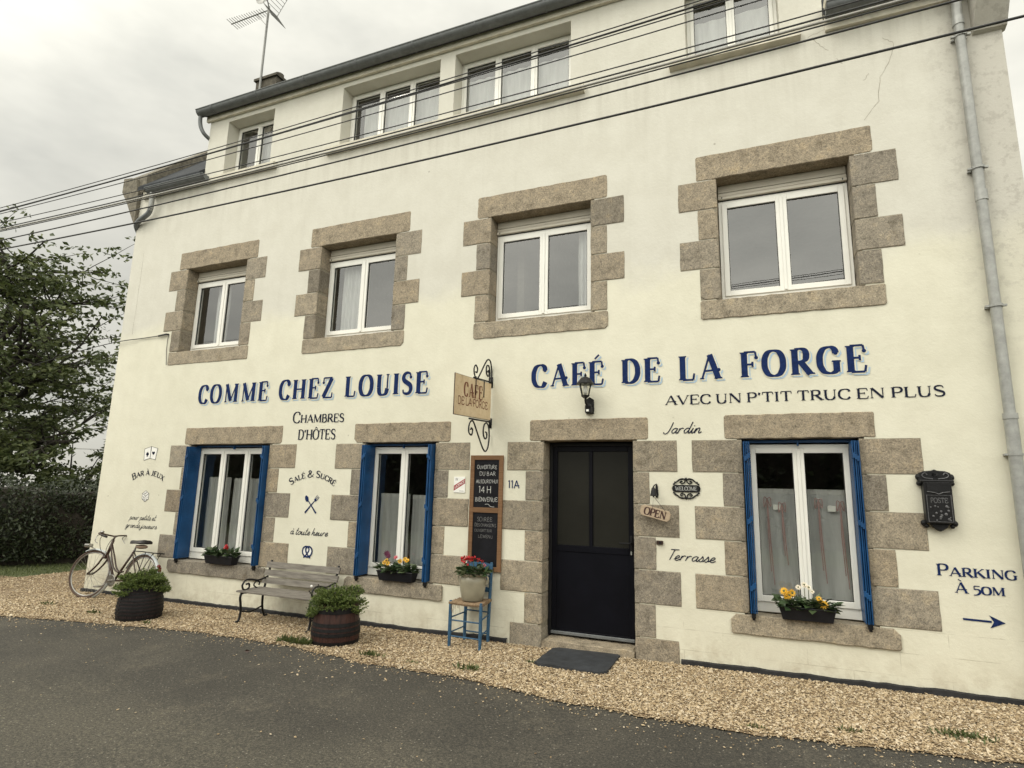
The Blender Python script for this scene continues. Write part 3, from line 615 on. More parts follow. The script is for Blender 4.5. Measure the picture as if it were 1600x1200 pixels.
dp = MB(); dp.m = 0
dp.tube([tuple(p) for p in cr_spline([(-9.58, -.125, 6.64), (-9.58, -.12, 6.55), (-9.60, -.10, 6.36), (-9.66, -.09, 6.27)], 4)], .042, 10)
dp.m = 1; dp.tube([tuple(p) for p in cr_spline([(-9.60, -.10, 6.36), (-9.66, -.09, 6.27), (-9.80, -.09, 6.20), (-9.92, -.07, 6.17), (-10.03, -.03, 6.12), (-10.09, .08, 6.02)], 4)], .044, 10)
smoothby(dp.build('downpipe', ['zinc', 'darkzinc'], house), 50)
dp = MB(); px = lambda z: 2.075+.0*(z)
dp.tube([(2.08, -.13, 6.72), (2.08, -.10, 6.55), (2.08, -.075, 6.42), (2.085, -.075, 2.35)], .043, 12); dp.lathe([(.05, 0), (.05, .09)], (2.08, -.075, 6.28), 12); dp.lathe([(.05, 0), (.05, .1)], (2.085, -.075, 4.4), 12)
dp.tube([(2.085, -.075, 2.36), (2.085, -.075, zg(2))], .05, 12); dp.lathe([(.056, 0), (.056, .05)], (2.085, -.075, 2.34), 12)
dpo = smoothby(dp.build('downpipe', 'zinc', house), 50)
for z in (6.15, 4.72, 3.36, 2.02):
    c = MB(); c.lathe([(.049, 0), (.055, 0), (.055, .025), (.049, .025)], (2.085, -.075, z), 12, capb=False, capt=False); c.box(2.02, 2.15, -.03, .01, z+.005, z+.02); c.box(2.13, 2.165, -.09, -.06, z+.004, z+.02); c.box(2.005, 2.04, -.09, -.06, z+.004, z+.02)
    c.build('pipe_clip', 'zinc', dpo)
# damp course strip at the foot of the wall
def strip(x0, x1):
    b = MB(); n = int((x1-x0)/.06); top = []; 
    for i in range(n+1):
        x = x0+(x1-x0)*i/n; top.append((x, zg(x)+.050+.003*math.sin(i*.23)+.002*math.sin(i*.71+1)+random.uniform(-.004, .004)))
    vs = []; fs = []
    for x, z in top: vs += [(x, -.034, zg(x)-.05), (x, -.030, z-.006), (x, -.012, z), (x, -.001, z+.002)]
    for i in range(n):
        for q in range(3): fs.append((4*i+q, 4*i+4+q, 4*i+5+q, 4*i+1+q))
    b.add(vs, fs); b.build('damp_strip', 'bitumen', house)
strip(XL-.03, -2.66); strip(-.77, XR)

# stone surrounds
def outline(x0, x1, z0, z1, j=.0042, seg=.075, rc=.02):
    pts = []
    def run(a, b):
        L = math.hypot(b[0]-a[0], b[1]-a[1]); n = max(1, int(L/seg)); nx, nz = -(b[1]-a[1])/L, (b[0]-a[0])/L
        for i in range(n+1):
            t = i/n; o = random.uniform(-j, j) if 0 < i < n else 0; pts.append((a[0]+(b[0]-a[0])*t+nx*o, a[1]+(b[1]-a[1])*t+nz*o))
    c = [rc*random.uniform(.4, 1.2)*(2.2 if random.random() < .12 else 1) for _ in range(4)]
    run((x0+c[0], z0), (x1-c[1], z0)); run((x1, z0+c[1]), (x1, z1-c[2])); run((x1-c[2], z1), (x0+c[3], z1)); run((x0, z1-c[3]), (x0, z0+c[0]))
    return pts
def stone(mb, x0, x1, z0, z1, y0=-.008, y1=.30, g=.0035, **kw):
    y0 += random.uniform(-.003, .003)
    mb.prism(outline(x0+g, x1-g, z0+g, z1-g, **kw), y0, y1, 'xz', .006)
def plate(mb, x0, x1, z0, z1): mb.box(x0+.001, x1-.001, -.0035, .02, z0+.001, z1-.001)
def surround(parent, op, lint, sill, rows, sill_y=-.012):
    """op opening x0,x1; lint/sill rects; rows of (z0,z1,left outer,right outer)"""
    s = MB(); mo = s; s.m = 0
    stone(s, *lint)
    if sill: stone(s, *sill, y0=sill_y)
    for z0, z1, lo, ro in rows: stone(s, lo, op[0], z0, z1); stone(s, op[1], ro, z0, z1)
    s.m = 1
    mo.box(op[0]-.075, op[0]-.009, .022, .298, rows[-1][0]+.01, rows[0][1]+.03); mo.box(op[1]+.009, op[1]+.075, .022, .298, rows[-1][0]+.01, rows[0][1]+.03)
    for z0, z1, lo, ro in rows: plate(mo, lo+.004, op[0]-.004, z0, z1); plate(mo, op[1]+.004, ro-.004, z0, z1)
    return s.build('stone_surround', ['granite', 'mortar'], parent)

def sash_frame(mb, x0, x1, z0, z1, y0, y1, wl, wb=None, wt=None):
    wb = wb or wl; wt = wt or wl
    mb.box(x0, x0+wl, y0, y1, z0, z1, .003); mb.box(x1-wl, x1, y0, y1, z0, z1, .003)
    mb.box(x0+wl, x1-wl, y0+.001, y1, z0, z0+wb, .003); mb.box(x0+wl, x1-wl, y0+.001, y1, z1-wt, z1, .003)
def window(name_y, x0, x1, z0, z1, n, label=None, fw_=.045, sw=.055, wb=.06, wt=.06, fb=.05):
    """outer frame at depth name_y with n sashes"""
    y = name_y; f = MB(); sash_frame(f, x0, x1, z0, z1, y, y+.07, fw_, fb, fw_)
    o = f.build('window', 'pvc', house, label=label)
    a0, a1 = x0+fw_-.01, x1-fw_+.01; W_ = (a1-a0)/n
    for i in range(n):
        s = MB(); s.m = 0; sash_frame(s, a0+i*W_+.0015, a0+(i+1)*W_-.0015, z0+fb-.012, z1-fw_+.012, y-.016, y+.05, sw, wb, wt)
        if i: s.box(a0+i*W_-.016, a0+i*W_+.016, y-.026, y-.0165, z0+fb, z1-fw_, .003)
        gx0, gx1, gz0, gz1 = a0+i*W_+.0015+sw, a0+(i+1)*W_-.0015-sw, z0+fb-.012+wb, z1-fw_+.012-wt
        s.m = 1; b_ = .006
        for bx in ((gx0, gx0+b_, gz0, gz1), (gx1-b_, gx1, gz0, gz1), (gx0+b_, gx1-b_, gz0, gz0+b_), (gx0+b_, gx1-b_, gz1-b_, gz1)): s.box(bx[0], bx[1], y+.001, y+.02, bx[2], bx[3])
        s.build('sash', ['pvc', 'seal'], o)
        p = MB(); p.add([(gx0, y+.012, gz0), (gx1, y+.012, gz0), (gx1, y+.012, gz1), (gx0, y+.012, gz1)], [(0, 1, 2, 3)]); p.build('pane', 'glass', o)
    return o
LINT_B = (5.125, 5.43); SILL_B = (3.49, 3.71)
wl = ['first floor window farthest left, above the cafe lettering start', 'first floor window with pale curtain behind its left sash', 'first floor window with white curtain at its right edge', 'widest looking first floor window reflecting grey cloud']
for (a, b, c, d), lb in zip(B_OP, wl):
    cx = (a+b)/2; wd = window(.205, a+.002, b-.002, c+.05, 4.935, 2, lb)
    surround(wd, (a, b), (cx-.87, cx+.87, *LINT_B), (cx-.87, cx+.87, *SILL_B), [(4.775, 5.12, cx-1.07, cx+1.07), (4.415, 4.77, cx-.865, cx+.865), (4.075, 4.41, cx-1.07, cx+1.07), (3.715, 4.07, cx-.865, cx+.865)])
    sb = MB(); sb.box(a+.004, b-.004, .192, .32, 5.036, 5.124, .004); sb.box(a+.004, b-.004, .182, .32, 4.992, 5.026, .003); sb.box(a+.004, b-.004, .168, .32, 4.947, 4.984, .004); sb.m = 1; sb.box(a+.02, b-.02, .20, .3, 4.936, 5.036)
    sb.box(a+.04, a+.05, .163, .175, 4.955, 4.975); sb.box(b-.05, b-.04, .163, .175, 4.955, 4.975)
    sb.build('shutter_box', ['pvcbox', 'seal'], wd)
for i, (a, b, c, d) in enumerate(A_OP):
    wd = window(.215, a+.002, b-.002, c+.03, d-.005, (2, 3, 3, 2)[i], ('small attic window under the gutter end', 'attic window of three panes left of its twin', 'attic window of three panes right of its twin', 'attic window cut by the top of the picture')[i], fw_=.05, sw=.045, wb=.05, wt=.05)
sl = MB(); sl.prism([(-.085, 6.615), (-.085, 6.69), (-.0, 6.715), (.2, 6.735), (.2, 6.70), (0, 6.66), (0, 6.60)], -8.29, -6.85, 'yz'); sl.build('window_sill', 'concrete', house)
sl = MB(); sl.prism([(-.085, 6.615), (-.085, 6.69), (-.0, 6.715), (.2, 6.735), (.2, 6.70), (0, 6.66), (0, 6.60)], -5.84, -1.77, 'yz'); sl.build('window_sill', 'concrete', house)
sl = MB(); sl.prism([(-.085, 6.615), (-.085, 6.69), (-.0, 6.715), (.2, 6.735), (.2, 6.70), (0, 6.66), (0, 6.60)], -.72, .69, 'yz'); sl.build('window_sill', 'concrete', house)
ROWZ = [(1.855, 2.19), (1.515, 1.85), (1.178, 1.51), (.843, 1.173), (.50, .838)]
def rows(l, r, n=5): return [(z0, z1, l[i], r[i]) for i, (z0, z1) in enumerate(ROWZ[:n])]
def shutter(parent, x, sgn):
    """stack of folded metal leaves at the jamb x, opening towards sgn"""
    s = MB()
    for q in range(4):
        xa = x+sgn*(.006+q*.0165); xb = xa+sgn*.0105; y0 = -.085+.012*(q % 2); y1 = .135
        s.box(min(xa, xb), max(xa, xb), y0, y1, .515, 2.165, .002)
    xf = x+sgn*(.006+4*.0165-.006)
    for z in (.95, 1.0, 2.06, 2.09, 2.12): pass
    for k2 in range(14): s.box(min(xf, xf+sgn*.004), max(xf, xf+sgn*.004), -.06, .11, 1.80+k2*.022, 1.806+k2*.022)
    for z in (.72, 1.35, 1.97):
        for q in range(3):
            xa = x+sgn*(.014+q*.0165); s.box(min(xa, xa+sgn*.02), max(xa, xa+sgn*.02), -.095, -.07, z+q*.015, z+.05+q*.015, .002)
    o = s.build('shutter', 'blue', parent)
    h = MB(); xc = x+sgn*.03; h.box(xc-.02, xc+.02, -.07, -.03, .47, .513, .004); h.box(xc-.012, xc+.012, -.06, -.035, .45, .475); h.build('shutter_stop', 'black', o)
gl = ['ground floor window of three sashes beside the card lettering', 'ground floor window nearest the blackboard', 'ground floor window nearest the mailbox']
for i, (a, b, c, d) in enumerate(G_OP):
    wd = window(.15, a+.03, b-.03, .505, 2.15, (3, 2, 2)[i], gl[i], fw_=.05, sw=.05, wb=.06, wt=.05, fb=.11)
    if i == 0: L, Rr, li, si = [-8.455, -8.165, -8.43, -8.18, -8.46], [-5.93, -6.215, -5.97, -6.20, -5.92], (-8.165, -6.21), (-8.20, -6.29)
    if i == 1: L, Rr, li, si = [-5.25, -4.97, -5.265, -4.955, -5.265], [-3.21, -3.495, -3.205, -3.52, -3.22], (-4.96, -3.49), (-4.95, -3.51)
    if i == 2: L, Rr, li, si = [-.61, -.315, -.60, -.325, -.615], [1.43, 1.13, 1.41, 1.15, 1.445], (-.28, 1.075), (-.29, 1.13)
    surround(wd, (a, b), (*li, 2.198, 2.46 if i < 2 else 2.45), (*si, .305, .493), rows(L, Rr), -.028)
    tr = MB(); tr.box(a+.004, b-.004, .10, .149, 2.165, 2.193, .003); tr.box((a+b)/2-.008, (a+b)/2+.008, .085, .12, 2.13, 2.19); tr.build('shutter_rail', 'blue', wd)
    shutter(wd, a+.002, 1); shutter(wd, b-.002, -1)
# the door
df = MB(); x0, x1 = D_OP[0]+.003, D_OP[1]-.003
df.box(x0, x0+.035, .20, .29, .035, 2.19, .003); df.box(x1-.035, x1, .20, .29, .035, 2.19, .003); df.box(x0+.035, x1-.035, .20, .29, 2.15, 2.19, .003)
dl = MB(); a0, a1 = x0+.037, x1-.037
dl.box(a0, a0+.055, .212, .27, .05, 2.148, .003); dl.box(a1-.055, a1, .212, .27, .05, 2.148, .003); dl.box(a0+.055, a1-.055, .213, .27, 2.09, 2.148, .003)
dl.box(a0+.055, a1-.055, .213, .27, .95, 1.02, .003); dl.box(-1.775, -1.735, .213, .27, 1.02, 2.09, .003); dl.box(a0+.055, a1-.055, .222, .26, .10, .95, .002); dl.box(a0+.055, a1-.055, .213, .27, .05, .10, .003)
door = dl.build('door', 'doorblack', house, label='black door with two smoked panes over a plain lower panel')
df.build('door_frame', 'black', door)
pn = MB(); pn.box(a0+.056, -1.776, .232, .24, 1.021, 2.089); pn.build('pane', 'frost', door)
pn = MB(); pn.box(-1.734, a1-.056, .232, .24, 1.021, 2.089); pn.build('pane', 'frost', door)
hd = MB(); hd.box(a1-.04, a1-.01, .196, .211, .98, 1.16, .004); hd.tube([(a1-.025, .2, 1.08), (a1-.025, .16, 1.08), (a1-.15, .158, 1.078)], .010, 8); hd.build('handle', 'black', door)
hd = MB(); hd.box(a1-.034, a1-.016, .188, .197, .955, .995, .004); hd.build('lock', 'zinc', door)
tr = MB(); tr.box(a0, a1, .19, .213, .052, .085, .004); tr.box(a0+.03, a0+.06, .186, .19, .055, .07); tr.build('drip_bar', 'darkzinc', door)
surround(door, (D_OP[0], D_OP[1]), (-2.44, -1.055, 2.198, 2.45), None, rows([-2.72, -2.48, -2.765, -2.48, -2.77], [-.755, -1.05, -.75, -.995, -.75])+[(.172, .495, -2.47, -1.01), (-.10, .167, -2.64, -.785)])
ts = MB(); stone(ts, D_OP[0]+.003, D_OP[1]-.003, -.12, .030, y0=-.03, y1=.34); ts.build('door_step', 'granite', door)

# ---- painted lettering (part of the wall)
def paint(parts, mats, label, place=None):
    m_ = MB()
    for mi, s, font, a, b, z, cap, pl, gr in parts: m_.m = mi; text(m_, s, font, a, b, z, cap, pl, gr)
    return m_.build('painted_lettering', mats, wallo, label=label)
def two(s, a, b, z, cap, lab):
    dx, dz = .024*cap/.29, -.022*cap/.29
    paint([(0, s, 'display', a+dx, b+dx, z+dz, cap, wallp(-.0025), .006), (1, s, 'display', a+dx*.25, b+dx*.25, z+dz*.25, cap, wallp(-.0052), .014), (2, s, 'display', a, b, z, cap, wallp(-.008), 0)], ['pale', 'plaster', 'navy'], lab)
two('COMME CHEZ LOUISE', -8.0, -3.82, 2.835, .28, 'navy COMME CHEZ LOUISE with pale blue drop shadow')
two('CAFÉ DE LA FORGE', -2.44, 1.08, 2.838, .265, 'navy CAFE DE LA FORGE with pale blue drop shadow')
P0 = wallp()
paint([(0, "AVEC UN P'TIT TRUC EN PLUS", 'roman', -.87, 1.66, 2.575, .098, P0, 0)], ['ink'], "AVEC UN P'TIT TRUC EN PLUS in dark capitals")
paint([(0, "Chambres", 'label', -6.05, -5.145, 2.49, .155, P0, 0), (0, "D'HÔTES", 'label', -5.93, -5.27, 2.255, .135, P0, 0)], ['ink'], "CHAMBRES D'HOTES in dark narrow capitals")
paint([(0, "Jardin", 'script', -.90, -.51, 2.265, .118, P0, 0)], ['ink'], 'Jardin in slanted script')
paint([(0, "Terrasse", 'script', -.90, -.42, .955, .105, P0, 0)], ['ink'], 'Terrasse in slanted script')
paint([(0, "Parking", 'roman', 1.44, 2.015, .975, .098, P0, 0), (0, "À 50m", 'roman', 1.565, 1.915, .838, .088, P0, 0)], ['navy'], 'PARKING A 50M in navy capitals')
paint([(0, "11A", 'sans', -2.70, -2.55, 1.648, .09, P0, 0)], ['navy'], 'house number 11A in navy')
paint([(0, "Bar à jeux", 'roman', -.365, .365, 0, .098, arcplace(-8.89, 1.725-.72, .72, 0, 0), 0)], ['ink'], 'BAR A JEUX on an arch')
paint([(0, "pour petits et", 'script', -9.19, -8.60, 1.03, .088, P0, -.001), (0, "grands joueurs", 'script', -9.26, -8.55, .905, .088, P0, -.001)], ['ink'], 'pour petits et grands joueurs in script')
paint([(0, "Salé & Sucré", 'roman', -.40, .40, 0, .088, arcplace(-5.605, 1.737-.645, .645, 0, 0), 0)], ['ink'], 'SALE & SUCRE on an arch')
paint([(0, "à toute heure", 'script', -5.92, -5.28, .965, .095, P0, 0)], ['ink'], 'a toute heure in script')
def icon(mb, mats, label): return mb.build('painted_emblem', mats, wallo, label=label)
ar = MB(); f = lambda u, v: (u, -.004, v)
ar.add([f(1.60, .632), f(1.60, .615), f(1.80, .611), f(1.80, .628)], [(0, 1, 2, 3)]); ar.add([(1.785, -.0045, .672), (1.815, -.0045, .618), (1.785, -.0045, .566), (1.895, -.0045, .617)], [(0, 1, 3), (1, 2, 3)]); icon(ar, ['navy'], 'navy arrow pointing right')
cdk = MB()
def outl(mb, pts, wd, closed=True, l=0): ribbon(mb, pts, [wd]*len(pts), P0, l, closed)
cdk.m = 0
A_, B_ = [(-9.05, 2.135), (-8.905, 2.175), (-8.90, 1.99), (-9.035, 1.955)], [(-8.895, 2.175), (-8.75, 2.145), (-8.775, 1.965), (-8.90, 1.99)]
for q in (A_, B_): cdk.m = 1; cdk.add([wallp(-.003)(u, v, 0) for u, v in q], [(0, 1, 2, 3)]); cdk.m = 0; outl(cdk, q, .008, True, 2)
def heart(mb, cx, cz, r, up=1, l=3):
    P = [(cx+r*.062*16*math.sin(t)**3, cz+up*r*.062*(13*math.cos(t)-5*math.cos(2*t)-2*math.cos(3*t)-math.cos(4*t))) for t in [2*math.pi*i/24 for i in range(24)]]
    mb.add([P0(u, v, l) for u, v in P], [tuple(range(24))])
heart(cdk, -8.97, 2.06, .034, -1); cdk.add([P0(-8.975, 2.05, 4), P0(-8.965, 2.05, 4), P0(-8.955, 2.015, 4), P0(-8.985, 2.015, 4)], [(0, 1, 2, 3)]); heart(cdk, -8.835, 2.07, .034, 1)
icon(cdk, ['ink', 'whitep'], 'two playing cards')
di = MB(); hx = [(-8.89+.085*math.sin(math.pi*i/3), 1.395+.085*math.cos(math.pi*i/3)) for i in range(6)]
di.m = 1; di.add([wallp(-.003)(u, v, 0) for u, v in hx], [tuple(range(6))]); di.m = 0; outl(di, hx, .007)
for i in (1, 3, 5): outl(di, [hx[i], (-8.89, 1.395)], .006, False, 1+i)
for u, v in ((-8.89, 1.44), (-8.87, 1.45), (-8.91, 1.43), (-8.935, 1.385), (-8.935, 1.35), (-8.91, 1.34), (-8.915, 1.37), (-8.85, 1.35), (-8.845, 1.38)): disc(di, (u, v), .0078, P0, 8)
icon(di, ['ink', 'whitep'], 'dice')
sp = MB(); ribbon(sp, [(-5.50, 1.255), (-5.595, 1.36), (-5.66, 1.43)], [.026, .016, .012], P0, 0); ribbon(sp, [(-5.69, 1.255), (-5.595, 1.36), (-5.525, 1.43)], [.026, .016, .012], P0, 1)
E_ = [(-5.675+.030*math.cos(t)*.7-.036*math.sin(t)*.7, 1.445+.030*math.cos(t)*.7+.05*math.sin(t)*.75) for t in [2*math.pi*i/16 for i in range(16)]]
sp.add([P0(u, v, 2) for u, v in E_], [tuple(range(16))])
ribbon(sp, [(-5.535, 1.42), (-5.515, 1.443)], [.042, .042], P0, 3)
for q in (-.016, 0, .016): ribbon(sp, [(-5.515+q, 1.443-q*.8), (-5.48+q, 1.483-q*.8)], [.0075, .006], P0, 4)
icon(sp, ['navy'], 'crossed spoon and fork')
pz = MB(); pp = cr_spline([(-5.65, .672), (-5.60, .715), (-5.565, .77), (-5.585, .81), (-5.64, .812), (-5.672, .77), (-5.655, .71), (-5.592, .682), (-5.53, .71), (-5.512, .77), (-5.545, .812), (-5.598, .81), (-5.618, .77), (-5.585, .715), (-5.535, .672)], 5)
pz.m = 1; pz.add([wallp(-.003)(-5.592+.07*math.cos(t), .75+.062*math.sin(t), 0) for t in [math.pi*2*i/20 for i in range(20)]], [tuple(range(20))]); pz.m = 0
for i in range(0, len(pp)-1, 5):
    seg = pp[i:i+6]; ribbon(pz, [tuple(q) for q in seg], [.021]*len(seg), P0, i//5)
icon(pz, ['navy', 'whitep'], 'pretzel')
# hairline cracks in the old coat
cr_ = MB()
def crack(pts):
    Q = []
    for a, b in zip(pts, pts[1:]):
        for i in range(5): t = i/5; Q.append((a[0]+(b[0]-a[0])*t+random.uniform(-.008, .008), a[1]+(b[1]-a[1])*t+random.uniform(-.008, .008)))
    Q.append(pts[-1]); ribbon(cr_, Q, [random.uniform(.002, .0042) for _ in Q], wallp(-.0015), 0)
crack([(1.22, 5.50), (1.36, 5.68), (1.40, 5.95), (1.50, 6.12), (1.55, 6.30), (1.45, 6.40)]); crack([(.76, 6.62), (.92, 6.66), (.99, 6.72)]); crack([(.80, 6.60), (.86, 6.50), (.95, 6.40)]); crack([(1.25, 5.95), (1.3, 6.02)]); crack([(1.02, 6.28), (1.07, 6.2)])
crack([(-9.76, 5.58), (-9.757, 5.2), (-9.76, 4.71), (-9.757, 4.1)])
cr_.build('cracks', 'mortar', wallo)
# ------------------------------------------------------------------ ground
def sheet(name, poly, dz, mat, kind='structure'):
    b = MB(); b.add([(x, y, zg(x)+dz) for x, y in poly], [tuple(range(len(poly)))]); o = b.build(name, mat); o['kind'] = kind; return o
sheet('ground', [(-300, -300), (300, -300), (300, 400), (-300, 400)], -.016, 'land')
def redge(x):
    P = [(-40, -1.75), (-12.5, -1.72), (-9.11, -1.60), (-7.95, -1.38), (-6.26, -1.13), (-5.25, -1.12), (-4.46, -1.18), (-3.69, -1.31), (-2.79, -1.30), (-2.29, -1.36), (-1.64, -1.50), (-.9, -1.55), (0, -1.55), (.52, -1.46), (1.46, -1.34), (4, -1.3), (40, -1.2)]
    for (a, b), (c, d) in zip(P, P[1:]):
        if a <= x <= c: return b+(d-b)*(x-a)/(c-a)
    return P[-1][1]
ex = [-60]+list(np.arange(-14, 5.01, .12))+[60]
sheet('road', [(x, redge(max(-40, min(40, x)))+.25) for x in ex]+[(60, -9.5), (-60, -9.5)], -.008, 'asphalt')
gx = list(np.arange(-14, 5.01, .12))
gb = MB(); vs = []
for x in gx: vs += [(x, redge(x)+.02*math.sin(x*9)+.012*math.sin(x*23), zg(x)), (x, .4, zg(x))]
gb.add(vs, [(2*i, 2*i+2, 2*i+3, 2*i+1) for i in range(len(gx)-1)])
gb.add([(-12.55, .4, zg(-12.5)), (-9.9, .4, zg(-10)), (-9.9, 12, zg(-10)), (-12.55, 12, zg(-12.5))], [(0, 1, 2, 3)])
gravel = gb.build('gravel_bed', 'bed'); gravel['kind'] = 'structure'
# loose pebbles (one mass)
def pebbles(name, xy, size, zoff=.0, label=None):
    n = len(xy); base = np.array([(1, 0, 0), (0, 1, 0), (-1, 0, 0), (0, -1, 0), (0, 0, .8), (0, 0, -.5)], float)
    base = np.concatenate([base, [(.62, .62, .45), (-.62, .62, .45), (-.62, -.62, .45), (.62, -.62, .45)]])
    fc = np.array([(0, 1, 6), (1, 2, 7), (2, 3, 8), (3, 0, 9), (0, 6, 4), (6, 1, 4), (1, 7, 4), (7, 2, 4), (2, 8, 4), (8, 3, 4), (3, 9, 4), (9, 0, 4)])
    s = size*rng.lognormal(0, .32, n); a = rng.uniform(0, 6.283, n); el = rng.uniform(.6, 1.0, n); fl = rng.uniform(.4, .75, n)
    V = np.repeat(base[None], n, 0)*rng.uniform(.75, 1.2, (n, 10, 1))
    V[:, :, 0] *= s[:, None]; V[:, :, 1] *= (s*el)[:, None]; V[:, :, 2] *= (s*fl)[:, None]
    t1 = rng.normal(0, .3, n)[:, None]; V[:, :, 2] += V[:, :, 0]*t1
    ca, sa = np.cos(a)[:, None], np.sin(a)[:, None]; X = V[:, :, 0]*ca-V[:, :, 1]*sa; Y = V[:, :, 0]*sa+V[:, :, 1]*ca
    zz = -.02+.0095*(xy[:, 0]-2)
    out = np.stack([X+xy[:, :1], Y+xy[:, 1:], V[:, :, 2]+(zz+zoff+s*.25+rng.uniform(0, .006, n))[:, None]], -1).reshape(-1, 3)
    F = (fc[None]+(np.arange(n)*10)[:, None, None]).reshape(-1)
    me = bpy.data.meshes.new(name); me.vertices.add(len(out)); me.vertices.foreach_set('co', out.ravel().astype(np.float32))
    me.loops.add(len(F)); me.loops.foreach_set('vertex_index', F.astype(np.int32)); nf = len(F)//3; me.polygons.add(nf)
    me.polygons.foreach_set('loop_start', np.arange(0, nf*3, 3, dtype=np.int32)); me.polygons.foreach_set('loop_total', np.full(nf, 3, np.int32)); me.update(); me.validate()
    me.materials.append(M['pebble']); o = bpy.data.objects.new(name, me); C.objects.link(o); return tag(o, label, None, None, 'stuff')
def scatter(n, x0, x1, y0, y1): return np.stack([rng.uniform(x0, x1, n), rng.uniform(y0, y1, n)], 1)
P1 = scatter(80000, -3.4, 3.2, -1.6, -.03); P2 = scatter(52000, -10.2, -3.4, -1.65, -.03); P3 = scatter(19000, -12.55, -10.1, -1.75, 3.5)
P_ = np.concatenate([P1, P2, P3]); ed = np.array([redge(x) for x in P_[:, 0]])
keep = P_[:, 1] > ed+rng.exponential(.03, len(P_))-.05
# worn thin towards the asphalt, and bare dusty patches at the far left
thin = rng.random(len(P_)) < np.clip((P_[:, 1]-ed+.05)/.14, .3, 1)
bare = (np.hypot((P_[:, 0]+11.9)/1.2, (P_[:, 1]+.75)/.45) < 1) & (rng.random(len(P_)) < .7)
inside = (P_[:, 0] > -2.1) & (P_[:, 0] < -1.38) & (P_[:, 1] > -.66)
pebbles('gravel', P_[keep & thin & ~bare & ~inside], .0086, label='loose tan gravel strip between the wall and the road')
n = 1300; q = scatter(n, -9, 3, 0, 1); q[:, 1] = [redge(x) for x in q[:, 0]] - rng.exponential(.16, n)
q2 = scatter(300, -9, 2.5, -5, -1.6)
pebbles('stray_gravel', np.concatenate([q, q2[:230]]), .0068, -.006, 'stray pale chips scattered over the dark asphalt')

# ------------------------------------------------------------------ curtains
def curtain(x0, x1, z0, z1, y, label, folds, amp=.014, mat='net', lace=True, group=None, ribbons=(), edge=None):
    c = MB(); n = int(folds*8); ph = random.uniform(0, 6)
    Q = []
    for i in range(n+1):
        t = i/n; x = x0+(x1-x0)*t; Q.append((x+.006*math.sin(ph+3*t*folds), y+amp*math.sin(ph+2*math.pi*folds*t+1.2*math.sin(5*t))))
    nz_ = 6
    vs = [(a+(0.004*math.sin(j*1.3+i*.4) if 0 < j < nz_ else 0), b*1.0+(b-y)*(j/nz_-.5)*-.3, z0+(z1-z0)*j/nz_) for j in range(nz_+1) for i, (a, b) in enumerate(Q)]
    m_ = n+1; c.add(vs, [(j*m_+i, j*m_+i+1, (j+1)*m_+i+1, (j+1)*m_+i) for j in range(nz_) for i in range(n)])
    o = c.build('net_curtain', mat, smooth=True); tag(o, label, 'curtain', group)
    if lace:
        h = MB(); 
        for zz, hh in ((z1-.035, .05), (z0, .035)):
            h.add([(a, b-.004, zz+d*hh) for d in (0, 1) for a, b in Q], [(i, i+1, m_+i+1, m_+i) for i in range(n)])
        if edge is not None:
            for k2 in range(30):
                zz = z0+(z1-z0)*k2/30; h.add([(edge, y-.02, zz), (edge+.03*(1 if edge < (x0+x1)/2 else -1), y-.02, zz+.02), (edge, y-.02, zz+.042)], [(0, 1, 2)])
        h.build('hem', 'lace', o)
    for rx, rz, ln in ribbons:
        r_ = MB(); pl = lambda u, v, l: (u, y-.03-.001*l, v)
        ribbon(r_, [(rx, rz), (rx+.012, rz-ln*.5), (rx+.03, rz-ln)], [.013, .012, .009], pl, 0); ribbon(r_, [(rx, rz+.0), (rx-.005, rz-ln*.4), (rx+.006, rz-ln*.85)], [.010, .010, .008], pl, 1)
        ribbon(r_, [tuple(p) for p in cr_spline([(rx, rz), (rx-.028, rz+.015), (rx-.03, rz-.085), (rx, rz)], 4)], [.009]*13, pl, 2); ribbon(r_, [tuple(p) for p in cr_spline([(rx, rz), (rx+.03, rz+.01), (rx+.03, rz-.08), (rx, rz)], 4)], [.009]*13, pl, 3)
        r_.build('ribbon_bow', 'ribbon', o)
    if ribbons:
        cxm = (ribbons[0][0]+ribbons[1][0])/2+.02; r_ = MB(); r_.box(cxm-.035, cxm+.035, y-.026, y-.022, z1-.20, z1-.145, .001); r_.build('lace_motif', 'whitep', o)
    return o
yg = .29
curtain(-7.90, -7.42, .58, 1.70, yg, 'net curtain in the leftmost sash of the window by the cards', 4)
curtain(-7.36, -6.93, .58, 1.69, yg, 'net curtain with lace side edge in middle sash of three', 4, edge=-7.34)
curtain(-6.90, -6.48, .58, 1.69, yg, 'net curtain half hidden by the folded blue shutter beside the bench', 4)
curtain(-4.66, -4.20, .58, 1.53, yg, 'low net curtain with lace edge behind the primulas, left sash', 4, edge=-4.6)
curtain(-4.16, -3.72, .58, 1.52, yg, 'low net curtain in right sash of the window beside the blackboard', 4)
curtain(-.07, .40, .58, 1.69, yg, 'voile curtain with two faded bows, left sash near the mailbox', 3, .009, 'drape', ribbons=((.10, 1.60, .85), (.235, 1.55, .60)))
curtain(.42, .89, .58, 1.69, yg, 'voile curtain with two faded bows, right sash near the mailbox', 3, .009, 'drape', ribbons=((.57, 1.60, .80), (.76, 1.58, .82)))
curtain(-8.22, -7.9, 3.80, 4.92, .325, 'pale curtain strip in the farthest left first floor window', 3, .016, 'drape', False)
curtain(-5.60, -5.17, 3.80, 4.92, .325, 'gathered white curtain in the left sash of the second first floor window', 6, .016, 'drape', False)
curtain(-1.93, -1.74, 3.80, 4.92, .325, 'bunched white curtain at the right edge of a first floor window', 4, .016, 'drape', False)
curtain(-7.62, -7.06, 6.74, 7.50, .31, 'white curtain in the small attic window', 4, .012, 'drape', False)
